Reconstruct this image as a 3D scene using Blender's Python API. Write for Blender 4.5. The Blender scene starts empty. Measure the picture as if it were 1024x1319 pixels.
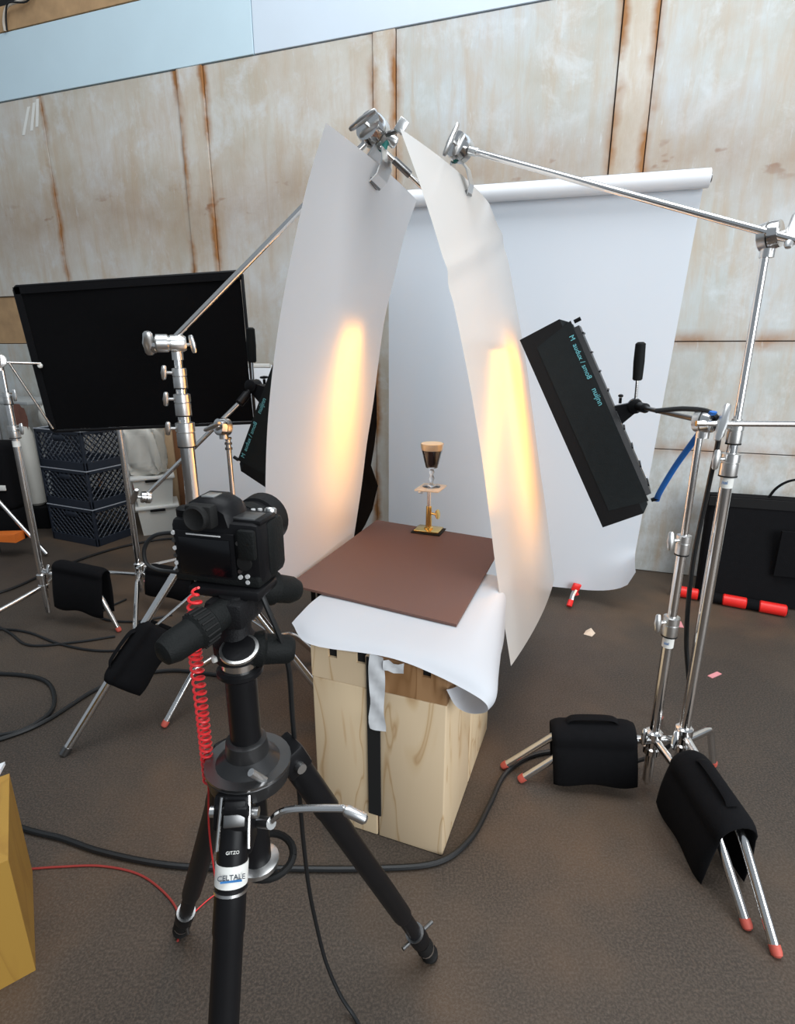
import bpy, bmesh, math, random
from mathutils import Vector as V, Matrix
random.seed(7)
PI = math.pi
sc = bpy.context.scene
C = sc.collection

# ------------------------------------------------------------------ camera
cd = bpy.data.cameras.new('camera'); cam = bpy.data.objects.new('camera', cd); C.objects.link(cam)
cd.sensor_fit = 'VERTICAL'; cd.sensor_height = 24.0; cd.sensor_width = 24.0
cd.lens = 24.0 * 716 / 1319; cd.clip_start = 0.02
cam.location = (0, 0, 1.42); cam.rotation_euler = (math.radians(90 - 16.3), 0, 0)
sc.camera = cam

# ------------------------------------------------------------------ daylight of the hall and added front fill
w = bpy.data.worlds.new('hall_daylight'); sc.world = w; w.use_nodes = True
w.node_tree.nodes['Background'].inputs[0].default_value = (0.80, 0.90, 1.0, 1)
w.node_tree.nodes['Background'].inputs[1].default_value = 0.30
def area(name, loc, target, sx, sy, power, col):
    l = bpy.data.lights.new(name, 'AREA'); l.shape = 'RECTANGLE'; l.size = sx; l.size_y = sy
    l.energy = power; l.color = col
    o = bpy.data.objects.new(name, l); C.objects.link(o); o.location = loc
    o.rotation_euler = (V(target) - V(loc)).to_track_quat('-Z', 'Y').to_euler()
    return o
area('roof_skylight', (0.5, 1.2, 6.0), (0.5, 2.6, 0.8), 5.0, 3.0, 230, (0.93, 0.97, 1.0))
area('added_front_fill', (3.4, -2.6, 2.4), (0.0, 2.4, 1.2), 4.0, 3.6, 260, (0.93, 0.97, 1.0))  # unseen fill light, added behind the camera to brighten sheets and wall
vs = sc.view_settings
vs.view_transform = 'Standard'; vs.look = 'None'; vs.gamma = 1.0; vs.use_curve_mapping = False
vs.exposure = 0.14

# ------------------------------------------------------------------ materials
MAT = {}
def new_mat(name):
    m = bpy.data.materials.new(name); m.use_nodes = True
    MAT[name] = m
    nt = m.node_tree
    return m, nt, nt.nodes['Principled BSDF']
def nd(nt, t, **kw):
    n = nt.nodes.new(t)
    for k, val in kw.items():
        if k in n.inputs: n.inputs[k].default_value = val
        else: setattr(n, k, val)
    return n
def mix_rgb(nt, fac, a, b, mode='MIX'):
    n = nt.nodes.new('ShaderNodeMix'); n.data_type = 'RGBA'; n.blend_type = mode
    for sock, val in ((0, fac), (6, a), (7, b)):
        if isinstance(val, bpy.types.NodeSocket): nt.links.new(val, n.inputs[sock])
        elif sock == 0: n.inputs[0].default_value = val
        else: n.inputs[sock].default_value = (*val, 1) if len(val) == 3 else val
    return n.outputs[2]
def math_n(nt, op, a, b=None, clamp=False):
    n = nt.nodes.new('ShaderNodeMath'); n.operation = op; n.use_clamp = clamp
    for i, val in enumerate((a, b)):
        if val is None: continue
        if isinstance(val, bpy.types.NodeSocket): nt.links.new(val, n.inputs[i])
        else: n.inputs[i].default_value = val
    return n.outputs[0]
def coords(nt, scale=(1, 1, 1), kind='Object'):
    tc = nt.nodes.new('ShaderNodeTexCoord'); mp = nt.nodes.new('ShaderNodeMapping')
    mp.inputs['Scale'].default_value = scale
    nt.links.new(tc.outputs[kind], mp.inputs[0]); return mp.outputs[0]
def noise(nt, vec, scale, detail=4, rough=.55, dist=0):
    n = nd(nt, 'ShaderNodeTexNoise', Scale=scale, Detail=detail, Roughness=rough, Distortion=dist)
    nt.links.new(vec, n.inputs['Vector']); return n.outputs['Fac']
def ramp(nt, fac, stops):
    n = nt.nodes.new('ShaderNodeValToRGB'); r = n.color_ramp
    while len(r.elements) > 1: r.elements.remove(r.elements[0])
    r.elements[0].position = stops[0][0]; r.elements[0].color = (*stops[0][1], 1)
    for p, c in stops[1:]:
        e = r.elements.new(p); e.color = (*c, 1)
    nt.links.new(fac, n.inputs[0]); return n.outputs[0]
def gray(a): return (a, a, a)
def simple(name, col, rough=.5, metal=0, var=.12, scale=30, bump=0, spec=.5, sheen=0):
    m, nt, b = new_mat(name)
    vec = coords(nt)
    f = noise(nt, vec, scale)
    a = tuple(max(0, c * (1 - var)) for c in col); d = tuple(min(1, c * (1 + var)) for c in col)
    nt.links.new(mix_rgb(nt, f, a, d), b.inputs['Base Color'])
    b.inputs['Roughness'].default_value = rough; b.inputs['Metallic'].default_value = metal
    b.inputs['Specular IOR Level'].default_value = spec
    if sheen: b.inputs['Sheen Weight'].default_value = sheen
    if bump:
        bp = nd(nt, 'ShaderNodeBump', Strength=bump, Distance=.002)
        nt.links.new(noise(nt, vec, scale * 4, 3), bp.inputs['Height']); nt.links.new(bp.outputs[0], b.inputs['Normal'])
    return m
simple('chrome', (.80, .79, .78), .16, 1, .06, 12)
simple('satin_steel', (.72, .72, .71), .32, 1, .08, 20)
simple('dark_steel', (.22, .22, .22), .35, 1, .1, 20)
simple('black_metal', (.008, .008, .009), .38, 0, .2, 25, 0, .18)
simple('black_plastic', (.006, .006, .007), .42, 0, .2, 40, .15, .18)
simple('black_rubber', (.007, .007, .007), .7, 0, .2, 60, .2, .3)
simple('rubber_grip', (.008, .009, .009), .6, 0, .25, 90, .5, .15)
simple('black_cloth', (.005, .005, .006), .92, 0, .25, 45, .4, .15)
simple('flag_cloth', (.003, .003, .0035), .95, 0, .2, 30, .2, .1)
simple('soft_side', (.012, .015, .016), .8, 0, .2, 40, .3, .2)
simple('soft_trim', (.003, .003, .0035), .7, 0, .2, 40, .2, .3)
simple('cable_black', (.007, .008, .009), .5, 0, .2, 20)
simple('cable_red', (.75, .03, .035), .4, 0, .1, 20)
simple('cable_dull_red', (.30, .035, .03), .5, 0, .1, 20)
simple('paper_white', (.80, .82, .85), .75, 0, .02, 6)
simple('tape_white', (.74, .76, .78), .7, 0, .05, 20, .1)
simple('tape_black', (.008, .008, .008), .8, 0, .1, 20)
simple('label_white', (.80, .80, .76), .6, 0, .05, 50)
simple('ink_blue', (.02, .16, .42), .6)
simple('ink_dark', (.03, .04, .06), .6)
simple('ink_cyan', (.16, .52, .58), .6)
simple('red_plastic', (.80, .02, .015), .4, 0, .08, 10)
simple('red_rubber', (.55, .10, .07), .6, 0, .15, 30)
simple('orange_plastic', (.85, .20, .03), .45, 0, .1, 20)
simple('brass', (.83, .58, .20), .22, 1, .08, 20)
simple('crate_navy', (.013, .019, .032), .5, 0, .25, 12)
simple('crate_edge', (.34, .36, .40), .5, 0, .1, 12)
simple('bin_plastic', (.62, .62, .58), .35, 0, .06, 10)
simple('bin_lid', (.72, .72, .69), .4, 0, .05, 10)
simple('bag_white', (.66, .64, .58), .5, 0, .08, 10, .3)
simple('board_light_wood', (.58, .40, .24), .6, 0, .2, 6)
simple('board_brown_wood', (.25, .11, .05), .55, 0, .25, 6)
simple('blue_strap', (.015, .17, .62), .5, 0, .1, 60, .3)
simple('glass_screen', (.002, .002, .003), .2, 0, .1, 5)
simple('lens_glass', (.01, .012, .02), .05, 0, .1, 5)
simple('button_white', (.55, .55, .55), .5)
simple('head_leather', (.008, .008, .009), .55, 0, .2, 100, .5, .18)
simple('cream_foam', (.96, .82, .60), .75, 0, .06, 60, .2)
simple('coffee', (.012, .006, .004), .12, 0, .2, 6)
simple('platform_pale', (.80, .70, .56), .35, 0, .03, 10)
simple('teal_pad', (.01, .16, .14), .6)
simple('brown_cloth', (.16, .07, .05), .85, 0, .2, 20, .3)
simple('grey_top', (.38, .40, .40), .4, 0, .1, 10)
simple('pink_tape', (.75, .30, .32), .6)
simple('scrap_paper', (.70, .58, .46), .7)
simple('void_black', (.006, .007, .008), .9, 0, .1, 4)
simple('timber', (.46, .29, .15), .75, 0, .35, 9, .3)
simple('wire_pale', (.62, .56, .48), .5)
simple('strip_blue', (.60, .76, .84), .6, 0, .05, 3)
simple('strip_blue_pale', (.66, .75, .84), .6, 0, .05, 3)

simple('joint_brown', (.10, .065, .040), .8, 0, .3, 5)

simple('spider_grey', (.045, .045, .046), .35, .6, .15, 30)
def board_mat():
    m, nt, b = new_mat('board_brown')
    vec = coords(nt)
    f = noise(nt, vec, 3, 3)
    g = noise(nt, vec, 420, 2)
    c = mix_rgb(nt, f, (.105, .048, .036), (.135, .064, .048))
    c = mix_rgb(nt, g, c, (.17, .085, .065)); nt.links.new(c, b.inputs['Base Color'])
    b.inputs['Roughness'].default_value = .62
    bp = nd(nt, 'ShaderNodeBump', Strength=.15, Distance=.001); nt.links.new(g, bp.inputs['Height']); nt.links.new(bp.outputs[0], b.inputs['Normal'])
board_mat()

def ply_mat(name, light, mid, dark, off):
    m, nt, b = new_mat(name)
    vec = coords(nt, (2.6, 2.6, .62))
    ad = nd(nt, 'ShaderNodeVectorMath', operation='ADD'); nt.links.new(vec, ad.inputs[0]); ad.inputs[1].default_value = off
    n1 = noise(nt, ad.outputs[0], 2.6, 2, .5, .9)
    rings = math_n(nt, 'FRACT', math_n(nt, 'MULTIPLY', n1, 5.5))
    c = ramp(nt, rings, [(0, light), (.04, mid), (.13, dark), (.20, mid), (.42, light), (1, light)])
    fine = noise(nt, coords(nt, (60, 60, 3)), 3, 3)
    c = mix_rgb(nt, math_n(nt, 'MULTIPLY', fine, .28), c, mid); nt.links.new(c, b.inputs['Base Color'])
    b.inputs['Roughness'].default_value = .5
ply_mat('ply_a', (.74, .58, .38), (.70, .52, .32), (.53, .34, .17), (0, 0, 0))
ply_mat('ply_b', (.73, .57, .38), (.69, .52, .32), (.52, .33, .17), (3.1, 1.7, 5.2))
ply_mat('ply_dark', (.44, .25, .12), (.37, .20, .09), (.26, .13, .05), (7.7, 3.1, 1.2))
ply_mat('carton_yellow', (.42, .24, .045), (.38, .21, .04), (.35, .19, .035), (1, 2, 3))

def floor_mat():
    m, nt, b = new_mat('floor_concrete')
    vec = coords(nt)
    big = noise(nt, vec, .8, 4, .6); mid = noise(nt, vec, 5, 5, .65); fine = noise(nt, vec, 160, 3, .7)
    c = ramp(nt, big, [(.38, (.024, .022, .021)), (.5, (.050, .039, .031)), (.62, (.125, .074, .042))])  # brown stains, pushed orange to paint warm softbox spill into the floor
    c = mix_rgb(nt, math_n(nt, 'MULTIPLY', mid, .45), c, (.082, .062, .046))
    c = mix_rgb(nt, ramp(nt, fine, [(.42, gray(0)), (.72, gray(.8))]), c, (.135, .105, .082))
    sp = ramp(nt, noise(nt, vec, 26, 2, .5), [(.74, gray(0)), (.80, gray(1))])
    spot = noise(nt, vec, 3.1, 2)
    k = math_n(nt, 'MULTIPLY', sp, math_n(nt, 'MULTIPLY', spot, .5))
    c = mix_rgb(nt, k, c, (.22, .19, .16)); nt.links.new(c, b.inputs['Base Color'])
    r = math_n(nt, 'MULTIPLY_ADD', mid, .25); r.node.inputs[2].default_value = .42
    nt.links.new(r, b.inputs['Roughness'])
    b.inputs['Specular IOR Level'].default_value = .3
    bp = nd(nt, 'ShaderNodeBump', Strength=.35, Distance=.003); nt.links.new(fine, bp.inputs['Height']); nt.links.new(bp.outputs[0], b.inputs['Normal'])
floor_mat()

SEAMS = [-4.52, -3.266, -3.05, -1.816, -1.666, -.381, -.196]
def wall_mat(name, tint, rust, hatch=False):
    m, nt, b = new_mat(name)
    tc = nt.nodes.new('ShaderNodeTexCoord'); sx = nt.nodes.new('ShaderNodeSeparateXYZ'); nt.links.new(tc.outputs['Object'], sx.inputs[0])
    X, Z = sx.outputs[0], sx.outputs[2]
    vec = coords(nt); vst = coords(nt, (7, 1, .9))
    f = noise(nt, vec, 1.3, 5, .6)
    c = ramp(nt, f, [(.30, (tint[0] * .80, tint[1] * .76, tint[2] * .68)), (.5, tint), (.70, (tint[0] * 1.08, tint[1] * 1.12, tint[2] * 1.22))])
    warm = ramp(nt, noise(nt, vst, 1.5, 5, .65, .4), [(.46, gray(0)), (.72, gray(1))])
    c = mix_rgb(nt, math_n(nt, 'MULTIPLY', warm, .62), c, (.50, .37, .24))
    mot = ramp(nt, noise(nt, coords(nt, (1, 1, .8)), 3.6, 6, .68, .6), [(.42, gray(0)), (.66, gray(1))])
    c = mix_rgb(nt, math_n(nt, 'MULTIPLY', mot, .42), c, (.50, .40, .30))
    pale = ramp(nt, noise(nt, coords(nt, (1.4, 1, 1.2)), 2.7, 6, .7, .3), [(.52, gray(0)), (.68, gray(1))])
    c = mix_rgb(nt, math_n(nt, 'MULTIPLY', pale, .55), c, (.68, .72, .74))
    # the grimy band that runs along the boards
    d = math_n(nt, 'ABSOLUTE', math_n(nt, 'SUBTRACT', math_n(nt, 'ADD', Z, math_n(nt, 'MULTIPLY', noise(nt, vec, 1.1, 3), .3)), 2.56))
    band = math_n(nt, 'SUBTRACT', 1.0, math_n(nt, 'MULTIPLY', d, 2.4), True)
    band = math_n(nt, 'MULTIPLY', band, math_n(nt, 'POWER', noise(nt, vec, 3.4, 5, .65), 1.1))
    c = mix_rgb(nt, math_n(nt, 'MULTIPLY', band, 1.05, True), c, (.34, .235, .16))
    blot = ramp(nt, noise(nt, coords(nt, (2.2, 1, 4)), 2.3, 3, .5), [(.63, gray(0)), (.70, gray(1))])
    d2 = math_n(nt, 'SUBTRACT', 1.0, math_n(nt, 'MULTIPLY', math_n(nt, 'ABSOLUTE', math_n(nt, 'SUBTRACT', Z, 2.42)), 6), True)
    c = mix_rgb(nt, math_n(nt, 'MULTIPLY', math_n(nt, 'MULTIPLY', blot, d2), .85), c, (.24, .10, .045))
    # rust that has bled out of the joints
    tot = None
    wob = math_n(nt, 'MULTIPLY', math_n(nt, 'SUBTRACT', noise(nt, coords(nt, (1, 1, 2.2)), 2.0, 4), .5), .10)
    Xw = math_n(nt, 'ADD', X, wob)
    for s in SEAMS:
        k = math_n(nt, 'SUBTRACT', 1.0, math_n(nt, 'MULTIPLY', math_n(nt, 'ABSOLUTE', math_n(nt, 'SUBTRACT', Xw, s)), 22.0), True)
        tot = k if tot is None else math_n(nt, 'MAXIMUM', tot, k)
    if hatch:
        Zw = math_n(nt, 'ADD', Z, math_n(nt, 'MULTIPLY', wob, .6)); gate = math_n(nt, 'GREATER_THAN', X, -.16)
        for s in (.82, 1.465):
            k = math_n(nt, 'SUBTRACT', 1.0, math_n(nt, 'MULTIPLY', math_n(nt, 'ABSOLUTE', math_n(nt, 'SUBTRACT', Zw, s)), 14.0), True)
            tot = math_n(nt, 'MAXIMUM', tot, math_n(nt, 'MULTIPLY', k, gate))
        below = math_n(nt, 'LESS_THAN', Z, 1.5)
        k = math_n(nt, 'SUBTRACT', 1.0, math_n(nt, 'MULTIPLY', math_n(nt, 'ABSOLUTE', math_n(nt, 'ADD', Xw, .13)), 9.0), True)
        tot = math_n(nt, 'MAXIMUM', tot, math_n(nt, 'MULTIPLY', k, below))
        chalk = ramp(nt, noise(nt, coords(nt, (1.6, 1, 1)), 5.5, 6, .72), [(.44, gray(0)), (.62, gray(1))])
        low = math_n(nt, 'SUBTRACT', 1.0, math_n(nt, 'MULTIPLY', math_n(nt, 'ABSOLUTE', math_n(nt, 'SUBTRACT', Z, .5)), .9), True)
        c = mix_rgb(nt, math_n(nt, 'MULTIPLY', math_n(nt, 'MULTIPLY', chalk, low), .6), c, (.76, .80, .82))
    pat = ramp(nt, noise(nt, coords(nt, (1.2, 1, 1.4)), 1.7, 4, .6), [(.38, gray(0)), (.62, gray(1))])
    c = mix_rgb(nt, math_n(nt, 'MULTIPLY', math_n(nt, 'MULTIPLY', tot, pat), rust, True), c, (.33, .145, .045))
    # chalky scrapes
    scr = ramp(nt, noise(nt, coords(nt, (9, 1, 2)), 3.0, 6, .7), [(.60, gray(0)), (.75, gray(1))])
    c = mix_rgb(nt, math_n(nt, 'MULTIPLY', scr, .5), c, (.70, .76, .80))
    nt.links.new(c, b.inputs['Base Color']); b.inputs['Roughness'].default_value = .7
    bp = nd(nt, 'ShaderNodeBump', Strength=.3, Distance=.004); nt.links.new(noise(nt, vst, 14, 4, .7), bp.inputs['Height']); nt.links.new(bp.outputs[0], b.inputs['Normal'])
wall_mat('wall_ply', (.60, .575, .52), 1.3)
wall_mat('wall_batten', (.60, .56, .49), 1.5)
wall_mat('wall_ply_grey', (.53, .55, .53), .9, True)

def sheet_mat(name, col, trans, gloss, rough=.25, clear=0.0):
    m = bpy.data.materials.new(name); m.use_nodes = True; MAT[name] = m
    nt = m.node_tree; nt.nodes.clear()
    out = nt.nodes.new('ShaderNodeOutputMaterial')
    df = nd(nt, 'ShaderNodeBsdfDiffuse'); tr = nd(nt, 'ShaderNodeBsdfTranslucent'); gl = nd(nt, 'ShaderNodeBsdfGlossy', Roughness=rough)
    vec = coords(nt)
    cc = mix_rgb(nt, noise(nt, vec, 2.5, 3), tuple(k * .97 for k in col), col)
    nt.links.new(cc, df.inputs[0]); nt.links.new(cc, tr.inputs[0])
    a = nt.nodes.new('ShaderNodeMixShader'); a.inputs[0].default_value = trans
    nt.links.new(df.outputs[0], a.inputs[1]); nt.links.new(tr.outputs[0], a.inputs[2])
    last = a.outputs[0]
    if clear:
        tp = nd(nt, 'ShaderNodeBsdfTransparent'); k = nt.nodes.new('ShaderNodeMixShader')
        k.inputs[0].default_value = clear; nt.links.new(last, k.inputs[1]); nt.links.new(tp.outputs[0], k.inputs[2]); last = k.outputs[0]
    fr = nd(nt, 'ShaderNodeFresnel', IOR=1.35)
    f2 = math_n(nt, 'MULTIPLY', fr.outputs[0], gloss)
    g = nt.nodes.new('ShaderNodeMixShader'); nt.links.new(f2, g.inputs[0]); nt.links.new(last, g.inputs[1]); nt.links.new(gl.outputs[0], g.inputs[2])
    nt.links.new(g.outputs[0], out.inputs[0])
sheet_mat('diffusion_matte', (.92, .91, .92), .42, .5, .45)
sheet_mat('diffusion_gloss', (.84, .82, .79), .40, 1.0, .22)
sheet_mat('backdrop_paper', (.68, .73, .79), .12, .3, .6)
sheet_mat('table_paper', (.70, .72, .76), .22, .3, .6)

def emit_mat(name, col, s):
    m = bpy.data.materials.new(name); m.use_nodes = True; MAT[name] = m
    nt = m.node_tree; nt.nodes.clear()
    e = nd(nt, 'ShaderNodeEmission', Strength=s); e.inputs[0].default_value = (*col, 1)
    o = nt.nodes.new('ShaderNodeOutputMaterial'); nt.links.new(e.outputs[0], o.inputs[0])
emit_mat('lamp_face', (1.0, .42, .05), 19)
emit_mat('lamp_face_dimmed', (1.0, .42, .05), 9.5)
def glass_mat():
    m, nt, b = new_mat('clear_glass')
    b.inputs['Base Color'].default_value = (1, 1, 1, 1); b.inputs['Transmission Weight'].default_value = 1
    b.inputs['Roughness'].default_value = .02; b.inputs['IOR'].default_value = 1.45
glass_mat()

# ------------------------------------------------------------------ mesh helpers
def frame(d, up=(0, 0, 1)):
    d = V(d).normalized(); up = V(up)
    if abs(d.dot(up)) > .97: up = V((0, 1, 0)) if abs(d.y) < .9 else V((1, 0, 0))
    x = up.cross(d).normalized(); y = d.cross(x)
    return x, y, d
class MB:
    def __init__(s): s.v = []; s.f = []
    def add(s, vs, fs):
        o = len(s.v); s.v += [V(p) for p in vs]; s.f += [tuple(i + o for i in f) for f in fs]; return s
    def box(s, c, size, M=None, bev=0, seg=2):
        bm = bmesh.new(); bmesh.ops.create_cube(bm, size=1)
        for v_ in bm.verts: v_.co = V((v_.co.x * size[0], v_.co.y * size[1], v_.co.z * size[2]))
        if bev: bmesh.ops.bevel(bm, geom=list(bm.edges), offset=bev, segments=seg, affect='EDGES', profile=.5)
        bm.verts.index_update()
        R = M.to_3x3() if M else Matrix.Identity(3)
        s.add([R @ v_.co + V(c) for v_ in bm.verts], [[v_.index for v_ in f.verts] for f in bm.faces]); bm.free(); return s
    def hexa(s, p):  # 8 points: bottom loop then top loop
        return s.add(p, [(3, 2, 1, 0), (4, 5, 6, 7), (0, 1, 5, 4), (1, 2, 6, 5), (2, 3, 7, 6), (3, 0, 4, 7)])
    def tube(s, a, b, r, r2=None, n=14, cap=True):
        a, b = V(a), V(b); r2 = r if r2 is None else r2
        x, y, d = frame(b - a); o = []
        for p, rr in ((a, r), (b, r2)):
            o += [p + (x * math.cos(2 * PI * i / n) + y * math.sin(2 * PI * i / n)) * rr for i in range(n)]
        f = [(i, (i + 1) % n, n + (i + 1) % n, n + i) for i in range(n)]
        if cap: f += [tuple(range(n - 1, -1, -1)), tuple(range(n, 2 * n))]
        return s.add(o, f)
    def lathe(s, base, axis, prof, n=20):  # prof: (distance along axis, radius)
        base = V(base); x, y, d = frame(axis); o = []; f = []
        for h, r in prof:
            o += [base + d * h + (x * math.cos(2 * PI * i / n) + y * math.sin(2 * PI * i / n)) * r for i in range(n)]
        for k in range(len(prof) - 1):
            f += [(k * n + i, k * n + (i + 1) % n, (k + 1) * n + (i + 1) % n, (k + 1) * n + i) for i in range(n)]
        f += [tuple(range(n - 1, -1, -1)), tuple(range((len(prof) - 1) * n, len(prof) * n))]
        return s.add(o, f)
    def sweep(s, pts, r, n=8, rad=None, flat=1.0):
        pts = [V(p) for p in pts]; o = []; f = []
        x = None
        for k, p in enumerate(pts):
            d = (pts[min(k + 1, len(pts) - 1)] - pts[max(k - 1, 0)]).normalized()
            if x is None: x, y, _ = frame(d)
            else:
                x = (x - d * x.dot(d)).normalized(); y = d.cross(x)
            rr = rad[k] if rad else r
            o += [p + (x * math.cos(2 * PI * i / n) + y * math.sin(2 * PI * i / n) * flat) * rr for i in range(n)]
        for k in range(len(pts) - 1):
            f += [(k * n + i, k * n + (i + 1) % n, (k + 1) * n + (i + 1) % n, (k + 1) * n + i) for i in range(n)]
        f += [tuple(range(n - 1, -1, -1)), tuple(range((len(pts) - 1) * n, len(pts) * n))]
        return s.add(o, f)
    def grid(s, rows):
        nr, nc = len(rows), len(rows[0]); o = [p for r in rows for p in r]
        return s.add(o, [(i * nc + j, i * nc + j + 1, (i + 1) * nc + j + 1, (i + 1) * nc + j) for i in range(nr - 1) for j in range(nc - 1)])
    def build(s, name, mat, parent=None, smooth=True, local=False, angle=35):
        off = V((0, 0, 0))
        if parent and not local:
            r = parent
            while r.parent: r = r.parent
            off = r.location.copy()
        me = bpy.data.meshes.new(name)
        me.from_pydata([tuple(p - off) for p in s.v], [], s.f); me.update()
        bm = bmesh.new(); bm.from_mesh(me); bmesh.ops.recalc_face_normals(bm, faces=bm.faces); bm.to_mesh(me); bm.free()
        me.materials.append(MAT[mat])
        if smooth:
            for p in me.polygons: p.use_smooth = True
            me.set_sharp_from_angle(angle=math.radians(angle))
        o = bpy.data.objects.new(name, me); C.objects.link(o)
        if parent: o.parent = parent
        return o
def cat(pts, n=8):
    pts = [V(p) for p in pts]; P = [pts[0] * 2 - pts[1]] + pts + [pts[-1] * 2 - pts[-2]]; out = []
    for i in range(1, len(P) - 2):
        a, b, c, d = P[i - 1:i + 3]
        for k in range(n):
            t = k / n
            out.append(.5 * ((2 * b) + (c - a) * t + (2 * a - 5 * b + 4 * c - d) * t * t + (3 * b - a - 3 * c + d) * t ** 3))
    return out + [pts[-1]]
def tag(o, label, category, group=None):
    o['label'] = label; o['category'] = category
    if group: o['group'] = group
    return o
def thing(name, label, category, loc=(0, 0, 0), rot=None, group=None):
    o = bpy.data.objects.new(name, None); C.objects.link(o); o.location = loc; o.empty_display_size = .05
    if rot: o.rotation_euler = rot
    return tag(o, label, category, group)
def struct(o): o['kind'] = 'structure'; return o
def dup(root, loc=None, rot=None, label=None):
    r = root.copy(); C.objects.link(r)
    if loc: r.location = loc
    if rot: r.rotation_euler = rot
    if label: r['label'] = label
    for ch in root.children:
        c = ch.copy(); C.objects.link(c); c.parent = r
        for g in ch.children:
            k = g.copy(); C.objects.link(k); k.parent = c
    return r
def text_mesh(name, body, size, mat, parent, M, extrude=.0004, local=False):
    cu = bpy.data.curves.new(name, 'FONT'); cu.body = body; cu.size = size; cu.extrude = extrude
    cu.align_x = 'CENTER'; cu.align_y = 'CENTER'
    t = bpy.data.objects.new(name, cu); C.objects.link(t)
    bpy.context.view_layer.update()
    me = bpy.data.meshes.new_from_object(t.evaluated_get(bpy.context.evaluated_depsgraph_get()))
    C.objects.unlink(t); bpy.data.objects.remove(t)
    off = V((0, 0, 0))
    if parent and not local:
        r = parent
        while r.parent: r = r.parent
        off = r.location.copy()
    for v_ in me.vertices: v_.co = (M @ v_.co) - off
    me.materials.clear(); me.materials.append(MAT[mat])
    o = bpy.data.objects.new(name, me); C.objects.link(o); o.parent = parent
    return o
def basis(x, y, z, o):
    m = Matrix.Identity(4)
    for i, a in enumerate((x, y, z)):
        for j in range(3): m[j][i] = a[j]
    for j in range(3): m[j][3] = o[j]
    return m

# ------------------------------------------------------------------ the setting
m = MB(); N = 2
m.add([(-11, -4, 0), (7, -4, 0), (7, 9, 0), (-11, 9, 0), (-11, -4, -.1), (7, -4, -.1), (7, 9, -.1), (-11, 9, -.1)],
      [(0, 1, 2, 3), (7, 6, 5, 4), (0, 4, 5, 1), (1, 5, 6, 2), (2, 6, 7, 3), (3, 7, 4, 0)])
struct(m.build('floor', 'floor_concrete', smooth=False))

wall = MB().box((-3.0, .10, 2.4), (13.4, .12, 4.8)).build('wall_back', 'joint_brown', smooth=False)
struct(wall); wall.location = (1.569, 3.486, 0); wall.rotation_euler = (0, 0, math.atan2(-.32, .947))
def wp(name, x0, x1, z0, z1, mat, front=0.0, back=.045, gap=.003):
    m = MB().box(((x0 + x1) / 2, (front + back) / 2, (z0 + z1) / 2), (x1 - x0 - 2 * gap, back - front, z1 - z0 - 2 * gap), bev=.002, seg=1)
    return m.build(name, mat, wall, smooth=False, local=True)
wp('wall_panel', -9.6, -4.52, 1.86, 3.27, 'wall_ply')
wp('bare_wood_panel', -9.6, -4.9, 1.47, 1.86, 'timber', .012)
wp('wall_panel', -9.6, -4.9, 0, 1.47, 'wall_ply_grey')
wp('wall_panel', -4.9, -4.52, 0, 1.86, 'wall_ply')
wp('wall_panel', -4.52, -3.266, 0, 3.27, 'wall_ply')
wp('wall_batten', -3.266, -3.05, 0, 3.27, 'wall_batten', -.012)
wp('wall_panel', -3.05, -1.816, 0, 3.27, 'wall_ply')
wp('wall_batten', -1.816, -1.666, 0, 3.27, 'wall_batten', -.010)
wp('wall_panel', -1.666, -.381, 0, 3.27, 'wall_ply_grey')
wp('wall_batten', -.381, -.196, 0, 3.27, 'wall_batten', -.012)
wp('wall_panel', -.196, 3.4, 1.465, 3.27, 'wall_ply_grey')
wp('wall_panel', -.196, -.12, 0, 1.465, 'wall_ply_grey')
wp('hatch_panel', -.12, 1.10, .82, 1.465, 'wall_ply_grey', .003, gap=.0025)
wp('wall_panel', 1.10, 3.4, 0, 1.465, 'wall_ply_grey')
wp('wall_panel', -.12, 1.10, 0, .82, 'wall_ply_grey')
wp('upper_board', -9.6, -2.644, 3.27, 3.70, 'strip_blue', -.008)
wp('upper_board', -2.644, 3.4, 3.27, 3.95, 'strip_blue_pale', -.007)
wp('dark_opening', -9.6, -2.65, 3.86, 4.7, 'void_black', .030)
wp('timber_header', -9.6, -2.65, 3.70, 3.86, 'timber', -.010)
def wl(x, z, y=-.018): return (x, y, z)
MB().sweep(cat([wl(-4.74, 3.70), wl(-4.72, 3.76, -.03), wl(-4.65, 3.83, -.04), wl(-4.50, 3.84, -.04), wl(-4.40, 3.88, -.04), wl(-4.36, 4.0)], 5), .010, 7).build('wire', 'wire_pale', wall, local=True)
MB().sweep(cat([wl(-4.72, 3.70), wl(-4.68, 3.78, -.04), wl(-4.62, 3.84, -.05), wl(-4.45, 3.82, -.05), wl(-4.35, 3.90, -.05)], 5), .006, 7).build('wire', 'cable_black', wall, local=True)
MB().add([wl(-4.95, 3.78, -.02), wl(-4.90, 3.80, -.03), wl(-4.90, 3.735, -.02), wl(-4.93, 3.75, -.012), wl(-4.90, 3.79, -.012), wl(-4.91, 3.74, -.012)],
         [(0, 1, 2), (3, 5, 4), (0, 3, 4, 1), (1, 4, 5, 2), (2, 5, 3, 0)]).build('loose_staple', 'cable_black', wall, local=True, smooth=False)
for x0, z0, dx in ((-4.66, 3.15, .10), (-4.60, 3.17, .07), (-4.56, 3.19, .05)):   # scraps of clear tape
    MB().add([wl(x0 - dx, z0 - .12, -.002), wl(x0 - dx + .03, z0 - .12, -.002), wl(x0 + .03, z0 + .06, -.002), wl(x0, z0 + .06, -.002)], [(0, 1, 2, 3)]).build('tape_scrap', 'label_white', wall, local=True, smooth=False)

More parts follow.
